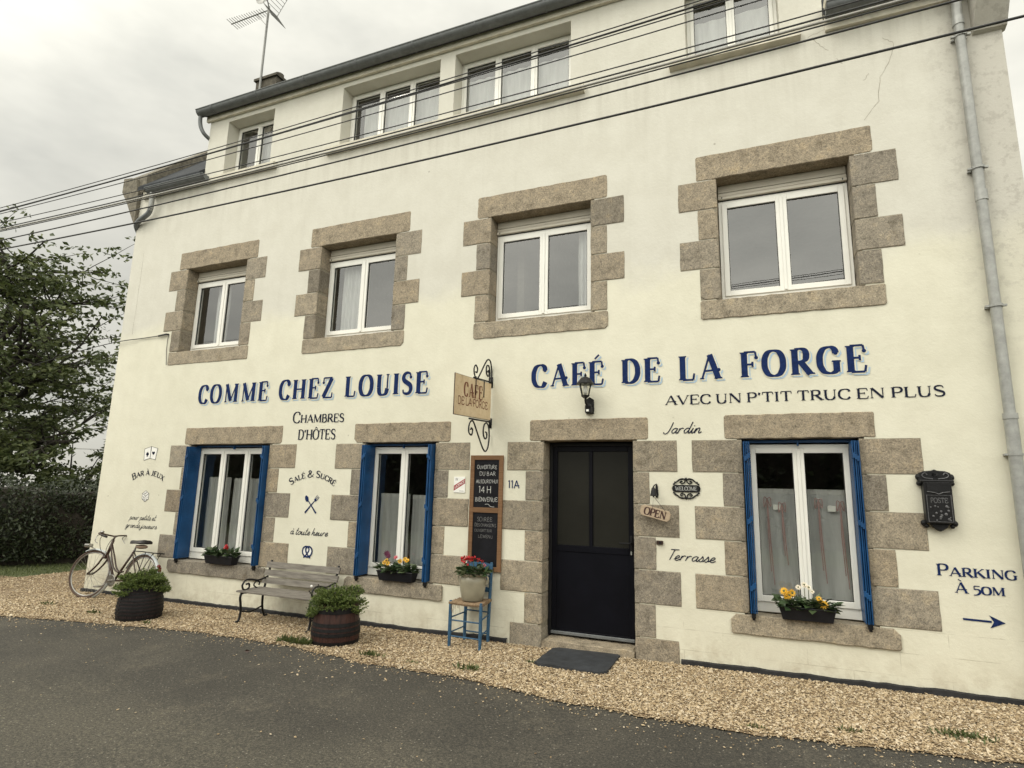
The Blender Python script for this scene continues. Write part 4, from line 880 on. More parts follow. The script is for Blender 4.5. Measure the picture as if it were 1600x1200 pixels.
curtain(-5.42, -3.95, 6.74, 7.55, .31, 'white curtain across the left triple attic window', 9, .012, 'drape', False)
curtain(-3.6, -2.0, 6.74, 7.48, .31, 'white lace curtain across the right triple attic window', 10, .012, 'drape', False)
curtain(-.48, .44, 6.74, 7.42, .31, 'plain white curtain in the attic window cut by the picture top', 5, .008, 'drape', False)

# ------------------------------------------------------------------ hanging iron sign
SX = -2.95
sg = thing('hanging_sign', 'rusty enamel cafe sign on scrolled iron bracket above the blackboard', 'sign', (SX, 0, 2.65))
b = MB(); b.prism([(-.955, 2.415), (-.03, 2.455), (-.03, 2.90), (-.955, 2.86)], SX-.008, SX+.008, 'yz'); pl_ = b.build('plate', 'rust', sg)
fr = MB(); c4 = [(SX, -.955, 2.415), (SX, -.03, 2.455), (SX, -.03, 2.90), (SX, -.955, 2.86)]; fr.tube(c4, .007, 6, True); fr.build('rim', 'brown', pl_)
ip = lambda u, v, l: (SX+.0085+.0004*l, u, v)
t = MB(); shr = lambda u, v, l: (SX+.0092+.0004*l, u, v+.043*(u+.955))
text(t, 'CAFE', 'display', -.76, -.26, 2.635, .155, shr); text(t, 'DE LA FORGE', 'sans', -.89, -.12, 2.535, .085, shr); t.build('painted_lettering', 'rustink', pl_, label='CAFE DE LA FORGE in rust brown capitals')
ib = MB(); ib.tube([(SX, .0, 2.925), (SX, -.50, 2.895)], .011, 6); ib.tube([(SX, .0, 2.435), (SX, -.58, 2.41)], .011, 6)
ib.box(SX-.018, SX+.018, -.012, .0, 2.86, 2.99); ib.box(SX-.018, SX+.018, -.012, .0, 2.36, 2.48)
for yb in (-.46, -.24): ib.tube([(SX+.013, yb, 2.915), (SX+.013, yb, 2.70)], .006, 6)
def spiral(cy, cz, r0, r1, a0, a1, n=16): return [(SX, cy+(r0+(r1-r0)*i/n)*math.cos(a0+(a1-a0)*i/n), cz+(r0+(r1-r0)*i/n)*math.sin(a0+(a1-a0)*i/n)) for i in range(n+1)]
up_s = [(SX, y, z) for y, z in ((-.13, 3.03), (-.10, 3.06), (-.085, 3.01), (-.12, 2.98), (-.165, 3.02), (-.16, 3.10), (-.10, 3.11), (-.06, 3.03), (-.075, 2.93), (-.05, 2.91), (-.02, 2.96), (-.012, 3.06), (-.05, 3.17), (-.12, 3.19), (-.20, 3.13), (-.34, 2.96), (-.42, 2.895), (-.48, 2.93), (-.50, 3.0), (-.46, 3.05), (-.41, 3.02), (-.42, 2.97), (-.455, 2.97))]
ib.tube([tuple(p) for p in cr_spline(up_s, 3)], .0095, 6)
lo_s = [(SX, y, z) for y, z in ((-.14, 2.30), (-.105, 2.29), (-.10, 2.24), (-.15, 2.22), (-.20, 2.28), (-.18, 2.38), (-.11, 2.41), (-.05, 2.36), (-.03, 2.25), (-.06, 2.12), (-.13, 2.07), (-.22, 2.12), (-.36, 2.27), (-.47, 2.385), (-.54, 2.38), (-.58, 2.32), (-.57, 2.25), (-.51, 2.23), (-.48, 2.28), (-.51, 2.31), (-.535, 2.29))]
ib.tube([tuple(p) for p in cr_spline(lo_s, 3)], .0095, 6)
ib.build('bracket', 'castiron', sg, smooth=True)

# ------------------------------------------------------------------ wall lantern
LX = -1.705
ln = thing('wall_lantern', 'black four sided wall lantern with a motion sensor above the door', 'lamp', (LX, 0, 2.6))
b = MB(); b.prism([(LX-.045, 2.50), (LX+.045, 2.50), (LX+.05, 2.56), (LX+.045, 2.66), (LX, 2.69), (LX-.045, 2.66), (LX-.05, 2.56)], -.03, -.001); b.tube([tuple(p) for p in cr_spline([(LX, -.03, 2.60), (LX-.005, -.09, 2.585), (LX-.01, -.15, 2.61), (LX-.01, -.17, 2.67)], 5)], .014, 8); b.build('arm', 'castiron', ln)
cx, cy = LX-.01, -.17
b = MB(); b.lathe([(.018, 2.655), (.045, 2.675), (.05, 2.69)], (cx, cy, 0), 4); 
for i in range(4):
    a = math.pi/4+math.pi/2*i+.35; b.tube([(cx+.05*math.cos(a), cy+.05*math.sin(a), 2.685), (cx+.085*math.cos(a), cy+.085*math.sin(a), 2.815)], .0055, 6)
cage = b.build('cage', 'castiron', ln)
b = MB(); vs = []
for r_, z in ((.047, 2.69), (.081, 2.812)):
    for i in range(4): a = math.pi/4+math.pi/2*i+.35; vs.append((cx+r_*math.cos(a), cy+r_*math.sin(a), z))
b.add(vs, [(i, (i+1) % 4, 4+(i+1) % 4, 4+i) for i in range(4)]); b.build('lantern_glass', 'lampglass', cage)
b = MB(); b.lathe([(.012, 2.70), (.026, 2.72), (.030, 2.75), (.022, 2.79), (.014, 2.80)], (cx, cy, 0), 12); b.build('bulb', 'whitep', cage, smooth=True)
b = MB(); b.lathe([(.10, 2.812), (.102, 2.818), (.078, 2.85), (.05, 2.885), (.02, 2.90), (.012, 2.905), (.016, 2.918), (.004, 2.94)], (cx, cy, 0), 12); b.build('cap', 'castiron', ln)
b = MB(); b.box(LX-.036, LX+.04, -.105, -.03, 2.50, 2.575, .01); b.ball((LX+.003, -.09, 2.575), .04, 10, 6, (1, 1, .8)); sn = b.build('sensor', 'plastic', ln); b = MB(); b.box(LX-.018, LX+.012, -.109, -.1055, 2.515, 2.54, .001); b.build('sensor_lens', 'whitep', sn)

# ------------------------------------------------------------------ blackboard
bb = thing('blackboard', 'tall wood framed blackboard with chalk writing behind the chair', 'blackboard', (-2.965, 0, .7))
f_ = MB(); X0, X1, Z0, Z1 = -3.185, -2.755, .69, 2.03
f_.box(X0, X0+.052, -.034, -.010, Z0, Z1, .003); f_.box(X1-.052, X1, -.034, -.010, Z0, Z1, .003)
for z0, z1 in ((Z0, Z0+.055), (1.355, 1.415), (Z1-.055, Z1)): f_.box(X0+.052, X1-.052, -.033, -.010, z0, z1, .003)
f_.build('frame', 'oak', bb)
for z0, z1 in ((1.41, 1.98), (.74, 1.36)):
    p = MB(); p.box(X0+.045, X1-.045, -.022, -.012, z0, z1); pn = p.build('slate_panel', 'slateboard', bb); t = MB()
    PB = wallp(-.0225)
    if z0 > 1:
        for s, a, b, z, cap in (('OUVERTURE', -3.10, -2.84, 1.87, .042), ('DU BAR', -3.07, -2.85, 1.79, .046), ("AUJOURD'HUI", -3.11, -2.82, 1.70, .042), ('14 H', -3.07, -2.90, 1.585, .075), ('BIENVENUE', -3.115, -2.82, 1.485, .05)): text(t, s, 'chalk', a, b, z, cap, PB)
        ribbon(t, [tuple(q) for q in cr_spline([(-2.98, 1.452), (-2.94, 1.455), (-2.91, 1.43), (-2.86, 1.425)], 4)], [.004]*13, PB, 0)
    else:
        for s, a, b, z, cap in (('SOIRÉE', -3.08, -2.88, 1.255, .045), ('DES CHANSONS', -3.11, -2.83, 1.195, .035), ('OUVERT SUR', -3.11, -2.88, 1.135, .03), ('LE MENU', -3.06, -2.87, 1.065, .035)): text(t, s, 'chalk', a, b, z, cap, PB)
    t.build('chalk_writing', 'chalk' if z0 > 1 else 'fchalk', pn, label='bright chalk opening notice' if z0 > 1 else 'smudged chalk lines')

# licence plaque
lp = MB(); lp.box(-3.415, -3.262, -.010, -.0008, 1.582, 1.772); lpo = tag(lp.build('licence_plaque', 'whitep'), 'small white plaque with red diagonal band beside the blackboard', 'plaque')
t = MB(); t.m = 0; PL = wallp(-.0105); t.add([PL(-3.414, 1.602, 0), PL(-3.263, 1.692, 0), PL(-3.263, 1.752, 0), PL(-3.414, 1.662, 0)], [(0, 1, 2, 3)]); t.m = 1
text(t, 'LICENCE', 'sans', -3.402, -3.272, 0, .03, lambda u, v, l: (u, -.0113-.0003*l, 1.617+v+(u+3.414)*.6)); t.m = 2
text(t, 'IV', 'sans', -3.395, -3.36, 1.725, .032, PL); ribbon(t, [(-3.34, 1.60), (-3.275, 1.60)], [.004]*2, PL, 0); t.build('printed_band', ['redp', 'whitep', 'ink'], lpo)

# welcome plaque
wp = thing('welcome_plaque', 'black iron welcome plaque with openwork scrolls right of the door', 'plaque', (-.675, 0, 1.685))
b = MB(); b.prism([(-.82, 1.685), (-.81, 1.66), (-.785, 1.648), (-.565, 1.648), (-.54, 1.66), (-.53, 1.685), (-.54, 1.71), (-.565, 1.722), (-.785, 1.722), (-.81, 1.71)], -.014, -.004, 'xz', .003)
for sg_ in (1, -1):
    for d_ in (1, -1):
        X = lambda u: -.675+d_*u; Z = lambda v: 1.685+sg_*v
        S = [tuple(p) for p in cr_spline([(X(.13), -.009, Z(.035)), (X(.11), -.009, Z(.055)), (X(.065), -.009, Z(.095)), (X(.022), -.009, Z(.10)), (X(.01), -.009, Z(.07)), (X(.04), -.009, Z(.05)), (X(.06), -.009, Z(.066)), (X(.045), -.009, Z(.076)), (X(.034), -.009, Z(.068))], 4)]
        b.tube(S, .0058, 6); b.ball((X(.11), -.009, Z(.062)), .011, 8, 5, (1, .5, 1)); b.ball((X(.125), -.009, Z(.045)), .010, 8, 5, (1, .5, 1)); b.tube([(X(.0), -.009, Z(.098)), (X(.06), -.009, Z(.093)), (X(.12), -.009, Z(.048))], .005, 6)
    b.ball((-.675, -.009, 1.685+sg_*.098), .016, 10, 6, (1, .5, 1))
wpl = b.build('scroll_plate', 'castiron', wp); t = MB(); text(t, 'WELCOME', 'roman', -.785, -.565, 1.665, .04, wallp(-.0145)); t.build('raised_lettering', 'zinc', wpl, label='WELCOME in worn raised capitals')

# bell and open tag
bl = thing('door_bell', 'small black iron bell on a bracket by the door', 'bell', (-.985, 0, 1.65))
b = MB(); b.prism([(-.99, 1.585), (-.965, 1.585), (-.96, 1.62), (-.965, 1.70), (-.977, 1.735), (-.99, 1.70), (-.995, 1.62)], -.012, -.001, 'xz', .002); b.tube([(-.978, -.01, 1.715), (-.985, -.05, 1.72), (-.995, -.085, 1.705), (-1.0, -.09, 1.69)], .007, 6); b.build('bracket', 'castiron', bl)
b = MB(); b.lathe([(.036, 1.60), (.034, 1.612), (.028, 1.63), (.024, 1.655), (.018, 1.68), (.006, 1.692)], (-1.0, -.09, 0), 14); b.ball((-1.0, -.09, 1.596), .01); b.build('bell_cup', 'castiron', bl, smooth=True)
op = thing('open_tag', 'tilted wooden OPEN tag hanging by cord from the iron bell', 'sign', (-.99, -.09, 1.43))
an = R(-14); ca, sa = math.cos(an), math.sin(an); OC = (-.985, 1.425)
rotp = lambda u, v: (OC[0]+u*ca-v*sa, OC[1]+u*sa+v*ca)
poly = [rotp(u, v) for u, v in ((-.13, -.055), (.13, -.055), (.155, -.03), (.155, .03), (.13, .055), (-.13, .055), (-.155, .03), (-.155, -.03))]
b = MB(); b.prism(poly, -.105, -.088, 'xz', .003); pl_ = b.build('board', 'tag', op)
t = MB(); text(t, 'OPEN', 'roman', -.115, .115, -.037, .074, lambda u, v, l: (rotp(u, v)[0], -.1055-.0003*l, rotp(u, v)[1]), grow=.002); t.build('painted_lettering', 'darkbrown', pl_, label='OPEN in dark brown capitals')
b = MB(); h1, h2 = rotp(-.035, .045), rotp(.10, .045)
b.tube([(h1[0], -.106, h1[1]), (-1.0, -.09, 1.598), (h2[0], -.106, h2[1])], .0022, 5); b.build('cord', 'black', op)
db = MB(); db.box(-.99, -.922, -.03, -.001, 1.103, 1.143, .004); db.m = 1; db.box(-.965, -.935, -.033, -.0305, 1.113, 1.133, .001); tag(db.build('doorbell_button', ['brown', 'plastic']), 'small brown doorbell box above the Terrasse lettering', 'doorbell')

# ------------------------------------------------------------------ mailbox
mbx = thing('mailbox', 'ornate black cast iron mailbox on the wall above the parking sign', 'mailbox', (1.50, 0, 1.6)); cx = 1.495
b = MB(); b.box(cx-.105, cx+.105, -.10, -.001, 1.425, 1.79, .006); b.prism([(cx-.13, 1.79), (cx+.13, 1.79), (cx+.13, 1.81), (cx+.115, 1.87), (cx+.08, 1.885), (cx+.02, 1.89), (cx, 1.90), (cx-.02, 1.89), (cx-.08, 1.885), (cx-.115, 1.87), (cx-.13, 1.81)], -.055, -.001, 'xz', .006)
b.prism([(cx-.07, 1.424), (cx+.07, 1.424), (cx+.055, 1.39), (cx+.02, 1.365), (cx, 1.355), (cx-.02, 1.365), (cx-.055, 1.39)], -.06, -.001, 'xz', .006)
for sx in (-1, 1):
    b.ball((cx+sx*.125, -.03, 1.83), .03, 10, 6, (.8, .8, 1)); b.ball((cx+sx*.122, -.03, 1.775), .024, 10, 6); b.ball((cx+sx*.115, -.03, 1.425), .028, 10, 6, (.9, .8, 1)); b.ball((cx+sx*.095, -.03, 1.40), .02, 10, 6)
body = b.build('body', 'castiron', mbx)
b = MB(); b.tube([(cx-.125, -.088, 1.795), (cx+.125, -.088, 1.795)], .012, 8); b.prism([(cx-.085, 1.70), (cx-.03, 1.692), (cx, 1.678), (cx+.03, 1.692), (cx+.085, 1.70), (cx+.085, 1.782), (cx-.085, 1.782)], -.108, -.1, 'xz', .002)
for i in range(16): a = i*math.pi/8; b.tube([(cx+.008*math.cos(a), -.058, 1.85+.008*math.sin(a)), (cx+.026*math.cos(a), -.058, 1.85+.02*math.sin(a))], .003, 5)
b.build('flap', 'castiron', mbx)
b = MB()
for i in range(26): b.ball((cx+random.uniform(-.075, .075), -.102, random.choice((random.uniform(1.45, 1.58), random.uniform(1.70, 1.77)))), random.uniform(.006, .013), 7, 4, (1, .4, 1))
b.tube([(cx-.09, -.102, 1.44), (cx+.09, -.102, 1.44), (cx+.09, -.102, 1.67), (cx-.09, -.102, 1.67)], .004, 5, True)
for s_ in (-1, 1): b.tube([tuple(p) for p in cr_spline([(cx+s_*.02, -.058, 1.815), (cx+s_*.08, -.058, 1.825), (cx+s_*.10, -.058, 1.85), (cx+s_*.075, -.058, 1.868), (cx+s_*.06, -.058, 1.85)], 4)], .0045, 5)
b.tube([(cx-.085, -.109, 1.702), (cx-.03, -.109, 1.694), (cx, -.109, 1.68), (cx+.03, -.109, 1.694), (cx+.085, -.109, 1.702)], .0035, 5)
b.build('relief', 'worn', body)
t = MB(); text(t, 'POSTE', 'sans', cx-.065, cx+.065, 1.605, .042, wallp(-.1015)); t.build('raised_lettering', 'worn', body, label='POSTE in raised capitals')

# ------------------------------------------------------------------ doormat
b = MB(); mp_ = outline(-2.10, -1.375, -.70, -.03, .006, .06, .05); b.add([(x, y, zg(x)+.006) for x, y in mp_]+[(x, y, zg(x)+.030+.006*math.sin(x*9)*math.sin(y*7)) for x, y in mp_], [(i, (i+1) % len(mp_), len(mp_)+(i+1) % len(mp_), len(mp_)+i) for i in range(len(mp_))])
nn = len(mp_); cxy = (-1.74, -.365)
rings = [1, .75, .5, .25]; vs = []; fs = []
for r_ in rings: vs += [(cxy[0]+(x-cxy[0])*r_, cxy[1]+(y-cxy[1])*r_, zg(x)+.030+.006*math.sin(x*r_*9)*math.sin(y*r_*7)+(.0 if r_ == 1 else .002)) for x, y in mp_]
for q in range(3): fs += [(q*nn+i, q*nn+(i+1) % nn, (q+1)*nn+(i+1) % nn, (q+1)*nn+i) for i in range(nn)]
fs.append(tuple(range(3*nn, 4*nn))); b.add(vs, fs)
tag(b.build('doormat', 'mat'), 'worn dark rubber mat lying on gravel before the black door', 'doormat')

# ------------------------------------------------------------------ blue rush chair
chx = thing('chair', 'worn blue wooden chair with rush seat carrying a flower crock', 'chair', (-3.0, -.24, zg(-3)))
gz = zg(-3); FL, FR, BL, BR = (-3.175, -.42), (-2.80, -.43), (-3.165, -.075), (-2.865, -.085); ST = .395
def post(p, z1, dx=0, dy=0, r=.019): b = MB(); b.tube([(p[0], p[1], gz-.005), (p[0], p[1], gz+.2), (p[0]+dx, p[1]+dy, z1-.03), (p[0]+dx, p[1]+dy, z1)], [r*.9, r*1.1, r, r*.75], 8); b.build('leg', 'bluechair', chx, smooth=False)
post(FL, ST+.02); post(FR, ST+.02); post(BL, .80, 0, .035); post(BR, .80, .005, .035)
def rung(a, c, z, r=.010): b = MB(); b.tube([(a[0], a[1], z), (c[0], c[1], z)], [r*.8, r*.8], 8); b.build('rung', 'bluechair', chx)
for z in (.21, .045): rung(FL, FR, z)
for z in (.235, .08): rung(FL, BL, z); rung(FR, BR, z)
for z in (.26, .03): rung(BL, BR, z)
for z in (.50, .63, .755):
    b = MB(); hh = .028 if z < .7 else .036; y_ = -.075+.035*(z-.2)/.6
    b.prism([(-3.16, z-hh), (-2.865, z-hh), (-2.865, z+hh*.6), (-2.94, z+hh), (-3.09, z+hh), (-3.16, z+hh*.6)], y_-.008, y_+.008); b.build('back_slat', 'bluechair', chx)
b = MB()
for i in range(12):
    t0 = i/12; y_ = -.44+.375*(i+.5)/12; zz = ST-.004+.012*math.sin(i*2.1)*.3; xa, xb = -3.19+.01*t0, -2.785-.06*t0
    b.tube([(xa, y_, zz), ((xa+xb)/2, y_, zz-.008), (xb, y_, zz)], .0185, 6)
for i in range(10): x_ = -3.17+.04*i*.3; b.tube([(x_, -.43, ST-.01), (x_+random.uniform(-.02, .02), -.44, ST-random.uniform(.04, .11))], .0018, 4)
b.build('rush_seat', 'rush', chx)

# stoneware crock with geranium on the chair
def geranium(pc, r, z, parent, n, flowers, lab=None):
    f_ = MB()
    for i in range(n):
        a = random.uniform(0, 6.28); rr_ = r*math.sqrt(random.random()); p = (pc[0]+rr_*math.cos(a), pc[1]+rr_*math.sin(a), z+random.uniform(-.02, .10)*(1.2-rr_/r))
        d = Vector((math.cos(a)*random.uniform(.3, 1), math.sin(a)*random.uniform(.3, 1), random.uniform(-.25, .5)))
        L = random.uniform(.05, .09); f_.leaf(p, d, L, L*.95, .12, (random.gauss(0, .4), random.gauss(0, .4), 1))
    f_.build('foliage', 'pot_leaf', parent)
    for (x, y, zz, rr_, mt) in flowers:
        b = MB(); b.m = 0; b.tube([(pc[0]+(x-pc[0])*.5, pc[1]+(y-pc[1])*.5, z), (x, y, zz)], .0035, 5); b.m = 1
        for i in range(26):
            d = Vector((random.gauss(0, 1), random.gauss(0, 1), random.gauss(.2, .9))).normalized(); c_ = Vector((x, y, zz))+d*rr_*random.uniform(.25, .8)
            b.leaf(c_, d+Vector((random.gauss(0, .5), random.gauss(0, .5), random.gauss(0, .5))), rr_*.75, rr_*.75, .15)
        b.build('flower', ['stalk', mt], parent)
ck = thing('flower_crock', 'grey green stoneware crock of red geraniums on the blue chair', 'flower pot', (-2.985, -.27, ST+.02))
b = MB(); pc = (-2.985, -.27); z0 = ST+.016
b.lathe([(.112, z0), (.120, z0+.01), (.138, z0+.10), (.150, z0+.18), (.152, z0+.215), (.142, z0+.245), (.132, z0+.258), (.142, z0+.272), (.146, z0+.285), (.136, z0+.287), (.126, z0+.26), (.12, z0+.22)], (*pc, 0), 32, capt=False); crock = smoothby(b.build('crock', 'stoneware', ck), 50)
b = MB(); b.lathe([(.001, z0+.235), (.13, z0+.23)], (*pc, 0), 16, capb=False, capt=False); b.build('earth', 'soil', ck)
for s_ in (1, -1):
    b = MB(); b.tube([tuple(p) for p in cr_spline([(pc[0]+s_*.14, pc[1], z0+.262), (pc[0]+s_*.178, pc[1], z0+.255), (pc[0]+s_*.183, pc[1], z0+.21), (pc[0]+s_*.15, pc[1], z0+.17)], 4)], .011, 8); b.build('handle', 'stoneware', crock, smooth=True)
geranium(pc, .16, z0+.29, ck, 130, [(-3.07, -.33, .845, .042, 'red'), (-3.01, -.36, .84, .045, 'red'), (-2.97, -.30, .865, .03, 'red'), (-2.92, -.28, .845, .020, 'red'), (-2.88, -.26, .835, .016, 'red'), (-2.86, -.25, .79, .018, 'pink')])

# ------------------------------------------------------------------ bench
bn = thing('bench', 'weathered slatted bench with black scrolled iron ends below the pretzel emblem', 'bench', (-5.54, -.37, zg(-5.5))); gz = zg(-5.5)
BX0, BX1 = -6.10, -4.985
for x in (BX0, BX1):
    b = MB(); Y = lambda pts: [tuple(p) for p in cr_spline([(x, y, z) for y, z in pts], 4)]
    b.tube(Y([(-.60, gz), (-.565, gz+.03), (-.545, gz+.12), (-.56, gz+.22), (-.575, gz+.30), (-.55, gz+.35), (-.48, gz+.345)]), .015, 8)
    b.tube(Y([(-.12, gz), (-.15, gz+.02), (-.19, gz+.12), (-.20, gz+.25), (-.19, gz+.35), (-.165, gz+.45), (-.12, gz+.60), (-.09, gz+.71)]), .015, 8)
    b.tube(Y([(-.57, gz+.345), (-.40, gz+.352), (-.19, gz+.34)]), .014, 8); b.tube(Y([(-.55, gz+.13), (-.38, gz+.10), (-.19, gz+.14)]), .010, 6)
    b.tube(Y([(-.16, gz+.50), (-.30, gz+.475), (-.42, gz+.50), (-.51, gz+.50), (-.56, gz+.44), (-.52, gz+.38), (-.45, gz+.40), (-.455, gz+.45), (-.50, gz+.45)]), .012, 8)
    b.tube(Y([(-.19, gz+.36), (-.29, gz+.37), (-.37, gz+.42), (-.34, gz+.465), (-.28, gz+.45), (-.285, gz+.41)]), .009, 6)
    b.ball((x, -.60, gz+.012), .02, 8, 5, (1, 1.4, .6)); b.ball((x, -.115, gz+.012), .02, 8, 5, (1, 1.4, .6))
    b.build('iron_end', 'castiron', bn, smooth=True)
for y in (-.565, -.485, -.405, -.325, -.245):
    b = MB(); b.box(BX0-.06, BX1+.06, y-.033, y+.033, gz+.362, gz+.382, .004); b.build('seat_slat', 'greywood', bn)
for z, y in ((.46, -.180), (.555, -.155), (.655, -.128)):
    b = MB(); b.prism([(y-.012-.012, gz+z-.034), (y+.012-.012, gz+z-.036), (y+.012+.012, gz+z+.036), (y-.012+.012, gz+z+.038)], BX0-.04, BX1+.05, 'yz'); b.build('back_slat', 'greywood', bn)

# ------------------------------------------------------------------ half barrel planters
def barrel(cx, cy, label, brown, seed):
    random.seed(seed); g_ = zg(cx); o = thing('barrel_planter', label, 'planter', (cx, cy, g_), 'half barrel planters')
    n = 26; b = MB(); prof = [(.245, 0), (.258, .05), (.262, .13), (.25, .24), (.232, .34), (.228, .40)]
    for i in range(n):
        a0, a1 = 2*math.pi*(i+.012)/n, 2*math.pi*(i+.988)/n; vs = []; e = random.uniform(-.003, .003); zt = random.uniform(-.008, .008)
        for r_, z in prof:
            for a in (a0, a1): vs.append((cx+(r_+e)*math.cos(a), cy+(r_+e)*math.sin(a), g_+z+(zt if z > .3 else 0)))
        for r_, z in ((.205, .40), (.205, .30)):
            for a in (a0, a1): vs.append((cx+r_*math.cos(a), cy+r_*math.sin(a), g_+z+(zt if z > .35 else 0)))
        b.add(vs, [(2*q, 2*q+1, 2*q+3, 2*q+2) for q in range(len(vs)//2-1)])
    tub = b.build('tub', brown, o)
    for z, h in (((.005, .035), (.07, .025), (.115, .02), (.155, .025), (.20, .02), (.24, .02), (.285, .025), (.325, .02), (.362, .035)) if brown == 'barrel' else ((.005, .04), (.10, .035), (.15, .03), (.20, .035), (.33, .06))):
        def rr_(z):
            for (r0, z0), (r1, z1) in zip(prof, prof[1:]):
                if z0 <= z <= z1: return r0+(r1-r0)*(z-z0)/(z1-z0)
            return .23
        h_ = MB(); h_.lathe([(rr_(z)+.002, g_+z), (rr_(z)+.007, g_+z), (rr_(z+h)+.007, g_+z+h), (rr_(z+h)+.002, g_+z+h)], (cx, cy, 0), 40, capb=False, capt=False); h_.build('hoop', 'hoop', o)
    s_ = MB(); s_.lathe([(.001, g_+.375), (.21, g_+.36)], (cx, cy, 0), 20, capb=False, capt=False); s_.build('earth', 'soil', o)
    f_ = MB(); tw = MB()
    for i in range(820):
        a = random.uniform(0, 6.283); u = random.random()**.6; r_ = .335*u; hgt = .385+.165*math.sqrt(max(0, 1-(u*.95)**2))*random.uniform(.75, 1.12)-.06*(u > .85)
        hgt += .03*math.sin(a*3+seed)+.02*math.sin(a*5+2*seed)+.02*math.sin(r_*28+a*2)
        p = Vector((cx+r_*math.cos(a), cy+r_*math.sin(a), g_+hgt)); d0 = Vector((math.cos(a)*u*.8, math.sin(a)*u*.8, 1-.75*u)).normalized()
        root = Vector((cx+.5*r_*math.cos(a), cy+.5*r_*math.sin(a), g_+.37))
        if i % 6 == 0: tw.tube([root, (root+p)/2+Vector((0, 0, .02)), p], [.004, .003, .0015], 4)
        for k2 in range(15):
            d = (d0+Vector((random.gauss(0, .75), random.gauss(0, .75), random.gauss(.1, .6)))); f_.leaf(p-d0*random.uniform(0, .09), d, random.uniform(.018, .036), random.uniform(.008, .014), .1)
    f_.build('foliage', 'heather', o); tw.build('stems', 'stalk', o)
    sp_ = MB()
    for i in range(10):
        a = random.uniform(-2.4, .6); r_ = random.uniform(.2, .33); x, y = cx+r_*math.cos(a), cy+r_*math.sin(a); sp_.m = 0; sp_.tube([(cx+.15*math.cos(a), cy+.15*math.sin(a), g_+.45), (x, y, g_+.56+random.uniform(-.06, .09))], .0022, 4); sp_.m = 1; sp_.ball((x, y, g_+sp_.v[-1][2]-g_), .009, 6, 4)
    sp_.build('seed_heads', ['stalk', 'bark'], o)
    return o
barrel(-7.44, -.92, 'black half barrel of bushy green heath in front of the bicycle', 'barrel', 3)
M['barrelbrown'] = mk_wood('stained_barrel_wood', (.022, .012, .011), (.075, .032, .024), (30, 30, 4), .55)
o2 = barrel(-4.42, -.78, 'reddish brown half barrel with green heath at the bench end', 'barrelbrown', 5)
b = MB(); b.ball((-4.62, -1.0, zg(-4)+.60), .014, 8, 5); b.build('flower', 'whitep', o2)
random.seed(11)
# ------------------------------------------------------------------ flower boxes on the sills
def fbox(x0, x1, label, flowers, seed):
    random.seed(seed); o = thing('flower_box', label, 'flower box', ((x0+x1)/2, -.035, .495), 'flower boxes on the sills'); b = MB(); y0, y1, z0, z1 = -.105, .04, .494, .612; i_ = .03
    lo = [(x0+i_, y0+.02), (x1-i_, y0+.02), (x1-i_, y1-.02), (x0+i_, y1-.02)]; hi = [(x0, y0), (x1, y0), (x1, y1), (x0, y1)]; hin = [(x0+.008, y0+.008), (x1-.008, y0+.008), (x1-.008, y1-.008), (x0+.008, y1-.008)]
    v = [(*p, z0) for p in lo]+[(*p, z1) for p in hi]+[(*p, z1) for p in hin]+[(*p, z1-.03) for p in hin]
    b.add(v, [(3, 2, 1, 0)]+[(i, (i+1) % 4, 4+(i+1) % 4, 4+i) for i in range(4)]+[(4+i, 4+(i+1) % 4, 8+(i+1) % 4, 8+i) for i in range(4)]+[(8+i, 8+(i+1) % 4, 12+(i+1) % 4, 12+i) for i in range(4)]+[(12, 13, 14, 15)]); b.tube([(*p, z1-.006) for p in hi], .006, 5, True)
    b.build('trough', 'plastic', o)
    f_ = MB()
    for i in range(170):
        x = random.uniform(x0-.0, x1+.0); y = random.uniform(y0, y1); p = (x, y, z1+random.uniform(-.015, .05)); a = random.uniform(0, 6.28)
        if abs(x-(x0+x1)/2) > .4*(x1-x0): a = (0 if x > (x0+x1)/2 else math.pi)+random.gauss(0, .5)
        d = Vector((math.cos(a)*.8, math.sin(a)*.6-.35, random.uniform(-.2, .55))); L = random.uniform(.06, .125); f_.leaf(p, d, L, L*.62, .14, (random.gauss(0, .35), random.gauss(0, .35), 1))
    f_.build('foliage', 'pot_leaf', o)
    for x, y, z, r_, mt in flowers:
        q = MB(); q.m = 0; q.tube([(x*.9+.1*(x0+x1)/2, (y0+y1)/2, z1-.01), ((x+(x*.9+.1*(x0+x1)/2))/2, (y+(y0+y1)/2)/2, (z+z1)/2+.01), (x, y, z)], .003, 5); q.m = 1
        nrm = Vector((random.gauss(.1, .3), -.8, random.gauss(.45, .3))).normalized(); s1 = nrm.orthogonal().normalized(); s2 = nrm.cross(s1)
        for ring, rl in ((0, 1), (1, .7)):
            for i in range(11):
                a = 2*math.pi*(i+.5*ring)/11; d = s1*math.cos(a)+s2*math.sin(a)+nrm*(.12+.35*ring); q.leaf(Vector((x, y, z))+nrm*.003*ring, d, r_*rl, r_*.42, .08, nrm)
        q.m = 2; q.ball((x+nrm.x*.006, y+nrm.y*.006, z+nrm.z*.006), r_*.28, 8, 5); q.build('flower', ['stalk', mt, 'stalk' if mt in ('yellow', 'cream') else mt], o)
    return o
fbox(-7.37, -6.82, 'sill trough with one red flower and pale leaves, window by the cards', [(-7.0, -.06, .745, .038, 'red'), (-6.985, -.05, .725, .034, 'red'), (-7.02, -.055, .72, .03, 'red'), (-7.30, -.06, .665, .02, 'cream'), (-7.22, -.07, .66, .018, 'cream')], 21)
